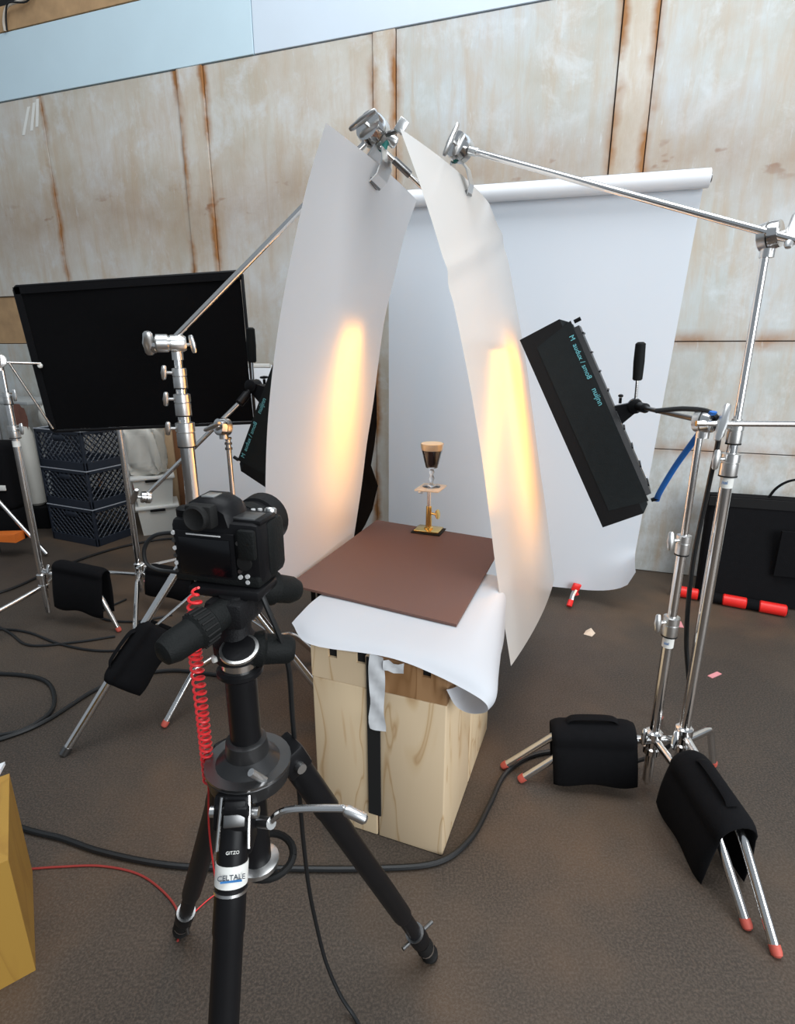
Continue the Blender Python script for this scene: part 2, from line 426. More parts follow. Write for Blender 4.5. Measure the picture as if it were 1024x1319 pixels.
# ------------------------------------------------------------------ apple boxes under the table top
A = V((.131, 1.275, 0)); vv = V((.358, .934, 0)).normalized(); uu = V((-.934, .358, 0)).normalized(); ZZ = V((0, 0, 1))
def T(a, b, z): return A + uu * a + vv * b + ZZ * z          # table frame: a to the left, b away, z up
TBOX = Matrix((uu, vv, ZZ)).transposed()
def apple_box(label, a0, b0, z0, h, mat, slots=()):
    wd, dp = .2015, .303
    t = thing('apple_box', label, 'box', T(a0 + wd / 2, b0 + dp / 2, z0), group='plywood boxes under the shooting table')
    m = MB()
    c = T(a0 + wd / 2, b0 + dp / 2, z0 + h / 2)
    if not slots:
        m.box(c, (wd, dp, h - .001), TBOX, .004)
    else:
        m.box(T(a0 + wd / 2, b0 + dp / 2 + .010, z0 + h / 2), (wd, dp - .020, h - .001), TBOX, .003)
        xs = [0] + [k for s in slots for k in s] + [wd]
        for i in range(0, len(xs), 2):   # front board around the hand slots
            m.box(T(a0 + (xs[i] + xs[i + 1]) / 2, b0 + .010, z0 + h / 2), (xs[i + 1] - xs[i], .0205, h - .001), TBOX)
        for s in slots:
            m.box(T(a0 + (s[0] + s[1]) / 2, b0 + .010, z0 + (h - .028) / 2), (s[1] - s[0], .0205, h - .028), TBOX)
    o = m.build('body', mat, t, angle=50)
    if slots:
        for s in slots:
            MB().box(T(a0 + (s[0] + s[1]) / 2, b0 + .014, z0 + h - .015), (s[1] - s[0] - .001, .010, .026), TBOX).build('hand_slot', 'void_black', t, smooth=False)
    return t
apple_box('tall pale plywood box standing on end beside the tripod, slot box on top', .205, 0, 0, .508, 'ply_a')
apple_box('tall pale plywood box standing on end under the reddish half box', 0, 0, 0, .508, 'ply_b')
apple_box('tall plywood box behind, its side seen past the curled paper', 0, .306, 0, .508, 'ply_a')
apple_box('tall plywood box under the board behind the tape-jointed pair, beside the matte sheet', .205, .306, 0, .508, 'ply_b')
apple_box('low pale plywood half box with two dark slots', .205, 0, .5085, .102, 'ply_b', ((.030, .058), (.118, .146)))
apple_box('low reddish-brown plywood half box beside the white tape', 0, 0, .5085, .102, 'ply_dark', ((.045, .07),))
apple_box('low plywood half box at the back right, under the drooping paper', 0, .306, .5085, .102, 'ply_b')
apple_box('low plywood half box at the back beside the left diffusion sheet', .205, .306, .5085, .102, 'ply_a')
tag(MB().box(T(.211, -.004, .345), (.040, .004, .53), TBOX, .001, 1).build('black_tape', 'tape_black'), 'strip of black tape over the joint of the two front boxes', 'tape')
tp = thing('white_tape', 'crumpled white paper tape hanging from the paper over the black strip', 'tape', T(.185, -.008, .40))
rows = [[T(.221 - .046 * j / 4 + .003 * math.sin(i * .9 + j), -.009 - .003 * math.sin(i * 1.3 + j * 1.1), .385 + .238 * i / 12) for j in range(5)] for i in range(13)]
MB().grid(rows).build('strip', 'tape_white', tp)
rows = [[T(.178 - .060 * j / 4, -.010 - .003 * math.sin(i + j * 1.7), .583 + .03 * i / 3 + .004 * math.sin(j * 2)) for j in range(5)] for i in range(4)]
MB().grid(rows).build('torn_end', 'tape_white', tp)

# table paper: draped sheet, front and right side hang, curl at the near right corner
ctrl = []   # rows from the front lip to the back; columns from left to right and round the right side
def tp_(a, b, z): return T(a, b, z)
ctrl.append([tp_(.52, .085, .615), tp_(.405, -.012, .618), tp_(.205, -.014, .628), tp_(.12, -.016, .626), tp_(.035, -.020, .611), tp_(-.05, -.024, .588), tp_(-.105, -.028, .566), tp_(-.112, -.02, .535), tp_(-.070, -.012, .512), tp_(-.028, -.010, .522), tp_(-.004, -.022, .574)])
ctrl.append([tp_(.52, .13, .622), tp_(.405, .04, .634), tp_(.205, .04, .642), tp_(.12, .04, .640), tp_(.03, .035, .634), tp_(-.055, .03, .615), tp_(-.112, .03, .580), tp_(-.122, .04, .535), tp_(-.080, .05, .500), tp_(-.035, .05, .506), tp_(-.012, .04, .545)])
ctrl.append([tp_(.52, .24, .630), tp_(.405, .20, .634), tp_(.205, .20, .634), tp_(.10, .20, .634), tp_(.02, .20, .634), tp_(-.040, .20, .622), tp_(-.085, .20, .578), tp_(-.100, .20, .520), tp_(-.085, .20, .470), tp_(-.055, .20, .462), tp_(-.030, .20, .478)])
ctrl.append([tp_(.50, .45, .631), tp_(.405, .45, .632), tp_(.205, .45, .632), tp_(.10, .45, .632), tp_(.02, .45, .632), tp_(-.035, .45, .624), tp_(-.060, .45, .588), tp_(-.066, .45, .53), tp_(-.066, .45, .46), tp_(-.060, .45, .42), tp_(-.050, .45, .395)])
ctrl.append([tp_(.48, .64, .631), tp_(.405, .64, .632), tp_(.205, .64, .632), tp_(.10, .64, .632), tp_(.02, .64, .632), tp_(-.020, .64, .626), tp_(-.040, .64, .592), tp_(-.044, .64, .53), tp_(-.044, .64, .46), tp_(-.042, .64, .42), tp_(-.040, .64, .40)])
dense = [cat(r, 5) for r in ctrl]
cols = [cat([dense[i][j] for i in range(len(dense))], 6) for j in range(len(dense[0]))]
tag(MB().grid([[c[i] for c in cols] for i in range(len(cols[0]))]).build('table_paper', 'table_paper', angle=180),
    'large white paper sheet draped under the brown board, curling at one corner', 'paper')

# brown board
bz = .645
bp_ = [V((-.373, 1.766, bz)), V((.173, 1.474, bz)), V((.452, 2.222, bz)), V((-.098, 2.516, bz))]
m = MB(); m.hexa([p - ZZ * .008 for p in bp_] + bp_)
tag(m.build('brown_board', 'board_brown', smooth=False), 'flat brown board on top of the white paper', 'board')

# brass stand with pale platform
bs = thing('brass_stand', 'small brass stand with square base and pale square platform', 'stand', (.138, 2.345, bz))
RB = Matrix.Rotation(math.radians(-21), 4, 'Z')
MB().box((.138, 2.345, bz + .003), (.132, .104, .006), RB, .002).build('base_pad', 'black_rubber', bs)
MB().box((.138, 2.345, bz + .010), (.112, .086, .008), RB, .002).build('base_plate', 'brass', bs)
MB().lathe((.138, 2.345, bz + .014), (0, 0, 1), [(0, .020), (.006, .020), (.010, .0135), (.100, .0125), (.102, .011)]).build('sleeve', 'brass', bs)
MB().tube((.138, 2.345, bz + .10), (.138, 2.345, .838), .0085).build('post', 'chrome', bs)
kn = MB().tube((.145, 2.342, bz + .085), (.172, 2.325, bz + .083), .005)
kn.build('screw', 'brass', bs)
MB().lathe((.170, 2.326, bz + .084), (.55, -.3, .1), [(0, .004), (.003, .020), (.008, .022), (.010, .012)], 12).build('thumb_knob', 'brass', bs)
MB().box((.145, 2.350, .842), (.108, .130, .008), RB, .003).build('platform', 'platform_pale', bs)
MB().box((.100, 2.302, .834), (.02, .012, .008), RB, .002).build('platform_clip', 'satin_steel', bs)

# cocktail glass
gx, gy_ = .148, 2.352
G0 = .8465
cg = thing('cocktail_glass', 'stemmed cocktail glass of dark coffee drink with cream foam', 'glass', (gx, gy_, G0))
cg.scale = (1.12, 1.12, 1.08)
MB().lathe((gx, gy_, G0), (0, 0, 1), [(0, .034), (.002, .035), (.005, .018), (.010, .007), (.020, .005), (.028, .009), (.036, .011), (.044, .007), (.052, .0055), (.058, .0105), (.064, .010), (.070, .006), (.074, .010), (.080, .024), (.100, .029), (.130, .036), (.160, .043), (.176, .0445),
                                        (.176, .0435), (.160, .0418), (.130, .0348), (.100, .0278), (.083, .0225), (.083, .001)], 28).build('glass', 'clear_glass', cg, angle=60)
MB().lathe((gx, gy_, G0 + .0838), (0, 0, 1), [(0, .0222), (.016, .0272), (.046, .0342), (.066, .0388)], 28).build('drink', 'coffee', cg)
MB().lathe((gx, gy_, G0 + .1500), (0, 0, 1), [(0, .0390), (.010, .0412), (.025, .0428), (.0275, .040), (.028, .02)], 28).build('foam', 'cream_foam', cg)

# ------------------------------------------------------------------ diffusion sheets
def ruled(near, d, width, sag=0.0, nz=40, nw=24, crease=None):
    cn = cat(near, 6); d = V(d).normalized(); rows = []
    for k, p in enumerate(cn):
        row = []
        for j in range(nw + 1):
            t = j / nw
            q = V(p) + d * width * t
            row.append(q)
        rows.append(row)
    return rows
def two_edge(near, far, nw=24, bow=0.0):
    a, b = cat(near, 6), cat(far, 6); rows = []
    for p, q in zip(a, b):
        d = (q - p).normalized(); nrm = V((d.y, -d.x, 0))
        rows.append([p.lerp(q, j / nw) + nrm * bow * 4 * (j / nw) * (1 - j / nw) for j in range(nw + 1)])
    return rows
Ln = [(-.184, 1.655, 1.980), (-.234, 1.655, 1.853), (-.280, 1.655, 1.703), (-.322, 1.655, 1.545), (-.358, 1.655, 1.377), (-.386, 1.655, 1.200), (-.404, 1.655, 1.020), (-.414, 1.655, .84), (-.418, 1.655, .655)]
Lf = [(.076, 2.43, 1.980), (.028, 2.43, 1.853), (-.012, 2.43, 1.703), (-.052, 2.43, 1.545), (-.079, 2.43, 1.377), (-.104, 2.43, 1.20), (-.135, 2.43, 1.02), (-.163, 2.43, .82), (-.206, 2.43, .56)]
tag(MB().grid(two_edge(Ln, Lf, 24, .012)).build('diffusion_sheet', 'diffusion_matte', angle=180),
    'matte white diffusion sheet hanging beside the tripod camera, glowing orange', 'sheet')
Rn = [(.006, 1.700, 1.983), (.070, 1.706, 1.829), (.139, 1.713, 1.633), (.205, 1.722, 1.376), (.240, 1.727, 1.22), (.271, 1.732, 1.066), (.303, 1.737, .88), (.335, 1.742, .691), (.405, 1.750, .335)]
Rf = [(.368, 2.490, 1.983), (.440, 2.496, 1.829), (.495, 2.504, 1.633), (.560, 2.513, 1.376), (.592, 2.517, 1.22), (.624, 2.521, 1.066), (.662, 2.526, .88), (.704, 2.531, .691), (.774, 2.540, .335)]
rs = thing('diffusion_sheet', 'glossy translucent sheet with a crease band, hanging next to the chrome twin stands', 'sheet', (.405, 1.75, .335))
rows = two_edge(Rn, Rf, 24, .020)
def creased(rows):
    for i, r in enumerate(rows):
        for j, p in enumerate(r):
            t = j / (len(r) - 1)
            z0 = 1.64 + .23 * t
            for zc, am, wd in ((z0, .005, .022), (z0 - .05, -.004, .025)):
                p += V((.92, -.4, 0)) * am * math.exp(-((p.z - zc) / wd) ** 2)
    return rows
def refine(rows, k=3):
    out = []
    for a, b in zip(rows[:-1], rows[1:]):
        for i in range(k): out.append([p.lerp(q, i / k) for p, q in zip(a, b)])
    return out + [rows[-1]]
MB().grid(creased(refine(rows))).build('sheet', 'diffusion_gloss', rs, angle=180)

# ------------------------------------------------------------------ grip gear
def tee_knob(parent, p, d, hd, shaft=.03, length=.075, mat='satin_steel', name='tee_knob', wide=.010):
    p, d, hd = V(p), V(d).normalized(), V(hd).normalized()
    hd = (hd - d * hd.dot(d)).normalized()
    m = MB().tube(p, p + d * shaft, .0055, n=8)
    c = p + d * (shaft + .007); x = hd; z = d; y = z.cross(x)
    prof = [(-.5, .55), (-.42, .85), (-.2, .95), (0, 1.15), (.2, .95), (.42, .85), (.5, .55)]
    pts = [c + x * length * a for a, _ in prof]
    m.sweep(pts, 1, 10, rad=[wide * b for _, b in prof], flat=.7)
    return m.build(name, mat, parent)
def grip_parts(parent, pos, axis, hd, r=.032, L=.050, knob=True):
    pos, axis = V(pos), V(axis).normalized()
    MB().lathe(pos - axis * L / 2, axis, [(0, r * .7), (.004, r * .95), (L * .34, r), (L * .46, r), (L * .48, r * .86)], 22).build('jaw_plate', 'satin_steel', parent)
    MB().lathe(pos, axis, [(L * .02, r * .86), (L * .04, r), (L * .16, r), (L * .46, r * .92), (L * .5, r * .5)], 22).build('jaw_plate', 'chrome', parent)
    if knob: tee_knob(parent, pos + axis * L * .45, axis, hd, .018, .10, wide=.0125)
def grip_head(label, pos, axis, hd, post=None, r=.032):
    t = thing('grip_head', label, 'clamp', pos)
    grip_parts(t, pos, axis, hd, r)
    if post:
        MB().lathe(V(pos) - ZZ * post, (0, 0, 1), [(0, .017), (.020, .017), (.024, .014), (post - r * .6, .0155)], 16).build('socket', 'satin_steel', t)
    return t
def collar(parent, x, y, z, r, h=.06, kd=None, khd=(0, 0, 1), kl=.05):
    c = MB().lathe((x, y, z), (0, 0, 1), [(0, r * .98), (.003, r), (h * .55, r), (h * .57, r * .9), (h * .62, r * 1.04), (h * .97, r * 1.04), (h, r * .85)], 18).build('collar', 'satin_steel', parent)
    MB().lathe((x, y, z - .004), (0, 0, 1), [(0, r * 1.02), (.004, r * 1.02)], 18).build('seal_ring', 'black_rubber', c)
    if kd:
        kd = V(kd).normalized()
        tee_knob(parent, V((x, y, z + h * .75)) + kd * r * .9, kd, khd, .022, kl)
def c_leg(parent, col, foot, hub_z, bend=.62, bend_z=.185, r=.0125, tip='red_rubber', mat='chrome'):
    cx, cy = col; fx, fy = foot
    P0 = V((cx, cy, hub_z)); Fp = V((fx, fy, .014)); d = V((fx - cx, fy - cy, 0))
    B = V((cx, cy, 0)) + d * bend; B.z = bend_z
    pts = [P0 + d.normalized() * .012, P0.lerp(B, .4), P0.lerp(B, .8)]
    for k in range(1, 7):     # round elbow
        t = k / 7; a = P0.lerp(B, .86); b = B.lerp(Fp, .16)
        pts.append(a.lerp(B, t).lerp(B.lerp(b, t), t))
    pts += [B.lerp(Fp, .2), B.lerp(Fp, .6), Fp]
    l = MB().sweep(pts, r, 12).build('leg', mat, parent)
    dd = (Fp - B).normalized()
    MB().lathe(Fp - dd * .012, dd, [(0, r * 1.08), (.014, r * 1.10), (.022, r * .95), (.026, r * .5)], 12).build('foot_cap', tip, l)
    return P0, B, Fp
def c_base(parent, x, y, zh, r=.017):
    MB().lathe((x, y, zh - .05), (0, 0, 1), [(0, r * 1.2), (.006, r * 1.6), (.026, r * 1.6), (.030, r * 1.25), (.056, r * 1.25), (.060, r * 1.55), (.085, r * 1.55), (.090, r * 1.2)], 18).build('leg_hub', 'chrome', parent)

# ---- chrome twin stands on the right
S1 = (.918, 1.512)
t = thing('chrome_stand', 'tall chrome stand carrying the long boom arm beside the blue strap', 'stand', (S1[0], S1[1], 0))
MB().tube((*S1, .10), (*S1, 1.10), .0165, n=18).build('column', 'chrome', t)
MB().tube((*S1, 1.08), (*S1, 1.24), .0135, n=18).build('riser', 'chrome', t)
MB().tube((*S1, 1.20), (*S1, 1.655), .0098, n=16).build('riser', 'chrome', t)
collar(t, *S1, 1.085, .0235, .062, (-.95, -.3, 0), (.1, 0, 1), .055)
collar(t, *S1, 1.175, .0195, .058, (-.95, -.3, 0), (.1, 0, 1), .055)
lb = MB().lathe((*S1, 1.050), (0, 0, 1), [(0, .0170), (.030, .0170)], 20).build('label_tape', 'label_white', t)
fx = V((-S1[0], -S1[1], 0)).normalized(); sx_ = V((-fx.y, fx.x, 0))
text_mesh('lettering', 'ital', .013, 'ink_blue', lb, basis(sx_, ZZ, fx, V((*S1, 1.066)) + fx * .0172 - sx_ * .004))
MB().tube((*S1, .095), (*S1, .10), .0175).build('bottom_cap', 'black_rubber', t)
c_base(t, *S1, .225)
c_leg(t, S1, (.922, 1.000), .235)
c_leg(t, S1, (.425, 1.567), .215)
c_leg(t, S1, (1.118, 1.640), .205, .72)
grip_head('round grip head on top of the tall stand, clamping the long boom', (S1[0] + .004, S1[1], 1.690), (.62, -.75, .12), (.55, .1, .8), .05, .034)

S2 = (.834, 1.532)
t = thing('chrome_stand', 'shorter chrome stand holding the strip softbox next to the tall one', 'stand', (S2[0], S2[1], 0))
MB().tube((*S2, .040), (*S2, .61), .0160, n=18).build('column', 'chrome', t)
MB().tube((*S2, .60), (*S2, .86), .0135, n=18).build('riser', 'chrome', t)
MB().tube((*S2, .85), (*S2, 1.20), .0095, n=16).build('riser', 'chrome', t)
collar(t, *S2, .580, .0230, .062, (-.95, -.3, 0), (0, .1, 1), .055)
collar(t, *S2, .845, .0195, .058, (-.95, -.3, 0), (0, .1, 1), .055)
lb = MB().lathe((*S2, .540), (0, 0, 1), [(0, .0166), (.032, .0166)], 20).build('label_tape', 'label_white', t)
fx = V((-S2[0], -S2[1], 0)).normalized(); sx_ = V((-fx.y, fx.x, 0))
text_mesh('lettering', 'ital', .013, 'ink_blue', lb, basis(sx_, ZZ, fx, V((*S2, .556)) + fx * .0168 - sx_ * .004))
MB().lathe((*S2, .022), (0, 0, 1), [(0, .006), (.018, .008)], 10).build('bottom_pin', 'chrome', t)
c_base(t, *S2, .195)
tee_knob(t, (S2[0] - .02, S2[1] - .01, .225), (-.8, -.5, .1), (.3, .3, 1), .02, .055, 'chrome')
tee_knob(t, (S2[0] + .03, S2[1] - .02, .225), (.6, -.7, .1), (.5, .1, 1), .02, .06, 'chrome')
c_leg(t, S2, (.890, 1.066), .205)
c_leg(t, S2, (.378, 1.629), .195)
c_leg(t, S2, (1.045, 1.90), .185)
grip_head('round grip head on the shorter stand, next to the blue strap', (S2[0] + .002, S2[1] - .01, 1.232), (.55, -.83, .05), (.35, .1, .9), .045, .031)

# boom from the tall stand to the glossy sheet
def boom(label, a, b, r=.0098, over=.0):
    t = thing('boom_arm', label, 'pole', a)
    MB().tube(a, b, r, n=14).build('rod', 'chrome', t)
    return t
RH = V((.205, 2.10, 2.060))
r0 = V((.912, 1.490, 1.690)); rd = (r0 - RH).normalized()
t = boom('long chrome boom from the tall stand to the glossy sheet', RH + rd * .05, r0 + rd * .42)
MB().lathe(RH + rd * .045, rd, [(0, .013), (.03, .013), (.034, .010)], 14).build('end_ferrule', 'satin_steel', t)
grip_parts(t, RH, (-.62, -.75, .20), (.30, -.30, .95), .042, .060)
def spring_jaw(label, p, q, out, wide=.030):
    # p: knuckle, q: tip on the sheet; two folded steel jaws, one on each face of the sheet
    t = thing('jaw_clamp', label, 'clamp', p)
    p, q, out = V(p), V(q), V(out).normalized(); d = (q - p).normalized(); side = d.cross(out).normalized(); L = (q - p).length
    for sgn in (1, -1):
        o = out * sgn
        prof = [(0, .010), (.35, .026), (.75, .022), (1.0, .0035)]
        m = MB()
        for (f0, h0), (f1, h1) in zip(prof[:-1], prof[1:]):
            a0 = p + d * L * f0 + o * h0; a1 = p + d * L * f1 + o * h1
            m.hexa([a0 - side * wide / 2, a0 + side * wide / 2, a1 + side * wide / 2, a1 - side * wide / 2] +
                   [a0 - side * wide / 2 + o * .004, a0 + side * wide / 2 + o * .004, a1 + side * wide / 2 + o * .004, a1 - side * wide / 2 + o * .004])
        m.build('jaw', 'satin_steel', t, smooth=False)
        MB().hexa([p + d * L * .86 + o * h + side * w_ * wide / 2 for h, w_ in ((.001, -.9), (.001, .9))] + [q + o * .001 + side * .9 * wide / 2, q + o * .001 - side * .9 * wide / 2] +
                  [p + d * L * .86 + o * .014 + side * w_ * wide / 2 for w_ in (-.9, .9)] + [q + o * .010 + side * .9 * wide / 2, q + o * .010 - side * .9 * wide / 2]).build('pad', 'dark_steel', t, smooth=False)
    MB().tube(p - d * .028, p + d * .005, .011, n=12).build('spigot', 'teal_pad', t)
    return t
spring_jaw('steel jaw clamp biting the top of the glossy sheet under the boom', (.196, 2.10, 2.022), (.236, 2.10, 1.915), (.92, -.38, .30), .060)

# ---- left boom and its silver roller stand
LS = (-.762, 2.0)
t = thing('silver_stand', 'thick silver stand with three risers and straight legs behind the camera', 'stand', (LS[0], LS[1], 0))
MB().tube((*LS, .50), (*LS, 1.13), .0255, n=22).build('column', 'chrome', t)
for z0, z1, r in ((1.10, 1.21, .0215), (1.20, 1.29, .0180), (1.28, 1.40, .0140)):
    MB().tube((*LS, z0), (*LS, z1), r, n=20).build('riser', 'chrome', t)
for z0, r, hh in ((1.085, .0320, .085), (1.195, .0275, .075), (1.290, .0235, .068)):
    collar(t, *LS, z0, r, hh, (-.85, -.5, .05), (.55, 0, .8), .05)
MB().lathe((*LS, .655), (0, 0, 1), [(0, .030), (.01, .034), (.05, .034), (.06, .028)], 18).build('leg_collar', 'satin_steel', t)
MB().lathe((*LS, .500), (0, 0, 1), [(0, .024), (.006, .030), (.03, .030), (.034, .026)], 18).build('brace_collar', 'satin_steel', t)
def flat_leg(parent, col, top_z, foot, brace_z, r=.0155):
    d = V((foot[0] - col[0], foot[1] - col[1], 0)).normalized()
    a = V((*col, top_z)) + d * .034; b = V((foot[0], foot[1], .013))
    l = MB().sweep([a, a.lerp(b, .5), b], r, 12).build('leg', 'chrome', parent)
    MB().lathe(b - (b - a).normalized() * .02, b - a, [(0, r * 1.1), (.03, r * 1.1), (.034, r * .6)], 12).build('foot_cap', 'dark_steel', l)
    e = a.lerp(b, .5); s = V((*col, brace_z)) + d * .03
    MB().tube(s, e, .006, n=8).build('brace', 'chrome', parent)
flat_leg(t, LS, .685, (-1.211, 1.700), .515)
flat_leg(t, LS, .685, (-.223, 1.894), .515)
flat_leg(t, LS, .685, (-.82, 2.53), .515)
LH0 = V((-.780, 1.985, 1.440))
hd_ = thing('grip_head', 'blocky double grip head on the thick silver stand', 'clamp', LH0)
MB().tube((*LS, 1.385), (*LS, 1.45), .019, n=16).build('socket', 'satin_steel', hd_)
MB().lathe(LH0 + V((.055, .01, 0)), (-.92, -.35, 0), [(0, .022), (.01, .028), (.05, .028), (.055, .024), (.06, .030), (.095, .030), (.10, .022)], 18).build('body', 'satin_steel', hd_)
MB().lathe(LH0 + V((-.042, -.018, -.012)), (-.1, -.95, -.3), [(0, .018), (.012, .018), (.016, .012)], 14).build('ball_socket', 'chrome', hd_)
tee_knob(hd_, LH0 + V((-.040, -.022, 0)), (-.92, -.35, 0), (.45, -.2, .8), .012, .080, wide=.018)
tee_knob(hd_, LH0 + V((.055, .012, -.005)), (.9, .35, .15), (.5, .2, -.5), .012, .060)
LH = V((-.066, 2.00, 2.072))
ld = (LH - LH0).normalized()
t = boom('chrome boom rising from the silver stand to the matte sheet', LH0 - ld * .02, LH - ld * .02)
grip_parts(t, LH + V((-.01, 0, .004)), (-.55, -.78, .25), (.75, -.45, .35), .048, .065)
MB().lathe(LH + V((.030, .00, -.010)), (.80, .25, -.50), [(0, .012), (.02, .018), (.035, .018), (.040, .012)], 14).build('pivot', 'satin_steel', t)
spring_jaw('steel jaw clamp biting the top of the matte sheet', (-.046, 2.0, 2.022), (-.080, 2.0, 1.922), (.90, -.42, -.25), .075)
# short rod that carries the near corner of the glossy sheet
t = thing('knuckle_clamp', 'short steel arm bridging the two sheets at their tops', 'clamp', (-.02, 2.02, 2.03))
MB().tube((-.055, 1.995, 2.030), (.115, 2.06, 1.905), .0075, n=12).build('rod', 'chrome', t)
MB().tube((-.012, 2.012, 2.000), (.040, 2.032, 1.962), .012, n=12).build('sleeve', 'dark_steel', t)
MB().box((.012, 1.93, 2.065), (.030, .014, .040), Matrix.Rotation(.6, 4, 'Y'), .003).build('square_jaw', 'satin_steel', t)
MB().tube((-.035, 1.985, 2.060), (.012, 1.94, 2.060), .007, n=10).build('link', 'dark_steel', t)

# ------------------------------------------------------------------ strip softboxes
def softbox(label, bt, bb, front_dir, depth, width, lamp, lean_text):
    # bt, bb: top and bottom of the near back edge; front_dir: towards the lit face; width runs away from the viewer
    bt, bb = V(bt), V(bb); L = (bt - bb).length; ax = (bt - bb).normalized()
    fd = V(front_dir); fd = (fd - ax * fd.dot(ax)).normalized(); wd = vv.copy()
    wd = (wd - ax * wd.dot(ax) - fd * wd.dot(fd)).normalized()
    t = thing('strip_softbox', label, 'softbox', bb)
    def P(l, f, w_): return bb + ax * L * l + fd * depth * f + wd * width * w_
    # tapered cloth body: back narrower than the lit front
    back = [P(.03, .10, .06), P(.97, .10, .06), P(.97, .10, .94), P(.03, .10, .94)]
    frt = [P(0, .98, 0), P(1, .98, 0), P(1, .98, 1), P(0, .98, 1)]
    mid = [P(0, .22, 0), P(1, .22, 0), P(1, .22, 1), P(0, .22, 1)]
    m = MB().hexa(back + mid); m.build('back_shell', 'soft_side', t, smooth=False)
    m = MB()
    for i in range(4):
        j = (i + 1) % 4; m.add([mid[i], mid[j], frt[j], frt[i]], [(0, 1, 2, 3)])
    m.build('cloth_side', 'soft_trim', t, smooth=False)
    # raised panel on the near side
    q = [P(.05, .06, -.006), P(.97, .06, -.006), P(.93, .76, -.006), P(.07, .76, -.006)]
    q2 = [p + wd * .01 for p in q]
    MB().hexa(q2 + q).build('side_panel', 'soft_side', t, smooth=False)
    ff = [P(.02, .93, .04), P(.98, .93, .04), P(.98, .93, .96), P(.02, .93, .96)]
    MB().add(ff, [(0, 1, 2, 3)]).build('diffuser_face', lamp, t, smooth=False)
    # lamp housing on the back
    m = MB().hexa([P(.06, -.02, .25), P(.94, -.02, .25), P(.94, -.02, .75), P(.06, -.02, .75), P(.06, .10, .2), P(.94, .10, .2), P(.94, .10, .8), P(.06, .10, .8)])
    h = m.build('lamp_housing', 'black_metal', t, smooth=False)
    m = MB()
    for k in range(9): m.box(P(.10 + .1 * k, -.03, .5), (.006, .006, width * .45), basis(ax, fd, wd, (0, 0, 0)))
    m.build('cooling_fin', 'black_plastic', h, smooth=False)
    for k in (.04, .96): MB().tube(P(k, .02, .1), P(k, -.10, .1), .007, n=10).build('corner_knob', 'black_plastic', t)
    # lettering along the near back edge
    tx = ax * lean_text; tz = -wd; ty = tz.cross(tx)
    o1 = P(.80 if lean_text < 0 else .20, .15, -.012)
    text_mesh('lettering', 'M  audux / smo8', .024, 'ink_cyan', t, basis(tx, ty, tz, o1))
    o1 = P(.60 if lean_text < 0 else .42, .15, -.012)
    text_mesh('lettering', 'nuijnn', .027, 'ink_cyan', t, basis(tx, ty, tz, o1))
    return t, P, ax, fd, wd
fR = V((-.934, .358, 0))
t, PR, axR, fdR, wdR = softbox('black strip softbox with cyan lettering aimed at the glossy sheet', (.598, 2.029, 1.541), (.921, 1.904, .874), fR, .196, .25, 'lamp_face_dimmed', -1)
t, PL, axL, fdL, wdL = softbox('black strip softbox tucked behind the matte sheet', (-.372, 2.109, 1.585), (-.670, 2.225, .965), -fR, .188, .165, 'lamp_face', 1)
# brackets with pistol handle
def bracket(label, P, ax, fd, wd, l, arm_to, handle_dir, hl=.13):
    p = P(l, -.03, .35); b = p - fd * .062
    t = thing('tilt_bracket', label, 'bracket', p)
    MB().hexa([p - ax * .04 - wd * .02, p + ax * .03 - wd * .02, p + ax * .03 + wd * .02, p - ax * .04 + wd * .02] +
              [b - ax * .02 - wd * .018, b + ax * .015 - wd * .018, b + ax * .015 + wd * .018, b - ax * .02 + wd * .018]).build('body', 'black_plastic', t, smooth=False)
    MB().lathe(b - wd * .028, wd, [(0, .020), (.004, .026), (.052, .026), (.056, .020)], 16).build('pivot', 'black_plastic', t)
    tee_knob(t, p - fd * .02 + ax * .03, ax - fd * .5, wd + ax * .3, .02, .04, 'black_metal', 'lock_knob', .008)
    hdv = V(handle_dir).normalized(); s = b + hdv * .02
    MB().tube(s, s + hdv * .075, .0055, n=10).build('handle_rod', 'chrome', t)
    e = s + hdv * .070
    MB().lathe(e, hdv, [(0, .012), (.004, .0165), (hl * .5, .0185), (hl - .006, .0170), (hl, .010)], 18).build('handle_grip', 'rubber_grip', t)
    to = V(arm_to); dv = (to - b).normalized()
    MB().lathe(b + dv * .02, dv, [(0, .012), (.02, .010), (.024, .017), (.075, .017), (.078, .011)], 16).build('socket', 'black_plastic', t)
    return b, dv
bR, dR = bracket('black tilt bracket with pistol grip on the softbox by the shorter stand', PR, axR, fdR, wdR, .48, (.834, 1.522, 1.232), (-.05, -.05, 1))
tag(MB().tube(bR + dR * .07, (.838, 1.520, 1.232), .0075).build('bracket_spigot', 'dark_steel'), 'short dark steel rod joining softbox bracket and the shorter stand', 'rod')
t = boom('thin level chrome arm leaving the shorter stand past the tall one', (.800, 1.496, 1.230), (1.34, 1.455, 1.232), .0080)
bL, dL = bracket('black tilt bracket with pistol grip on the softbox by the matte sheet', PL, axL, fdL, wdL, .46, (-.672, 2.125, 1.140), (.02, -.03, 1), .13)
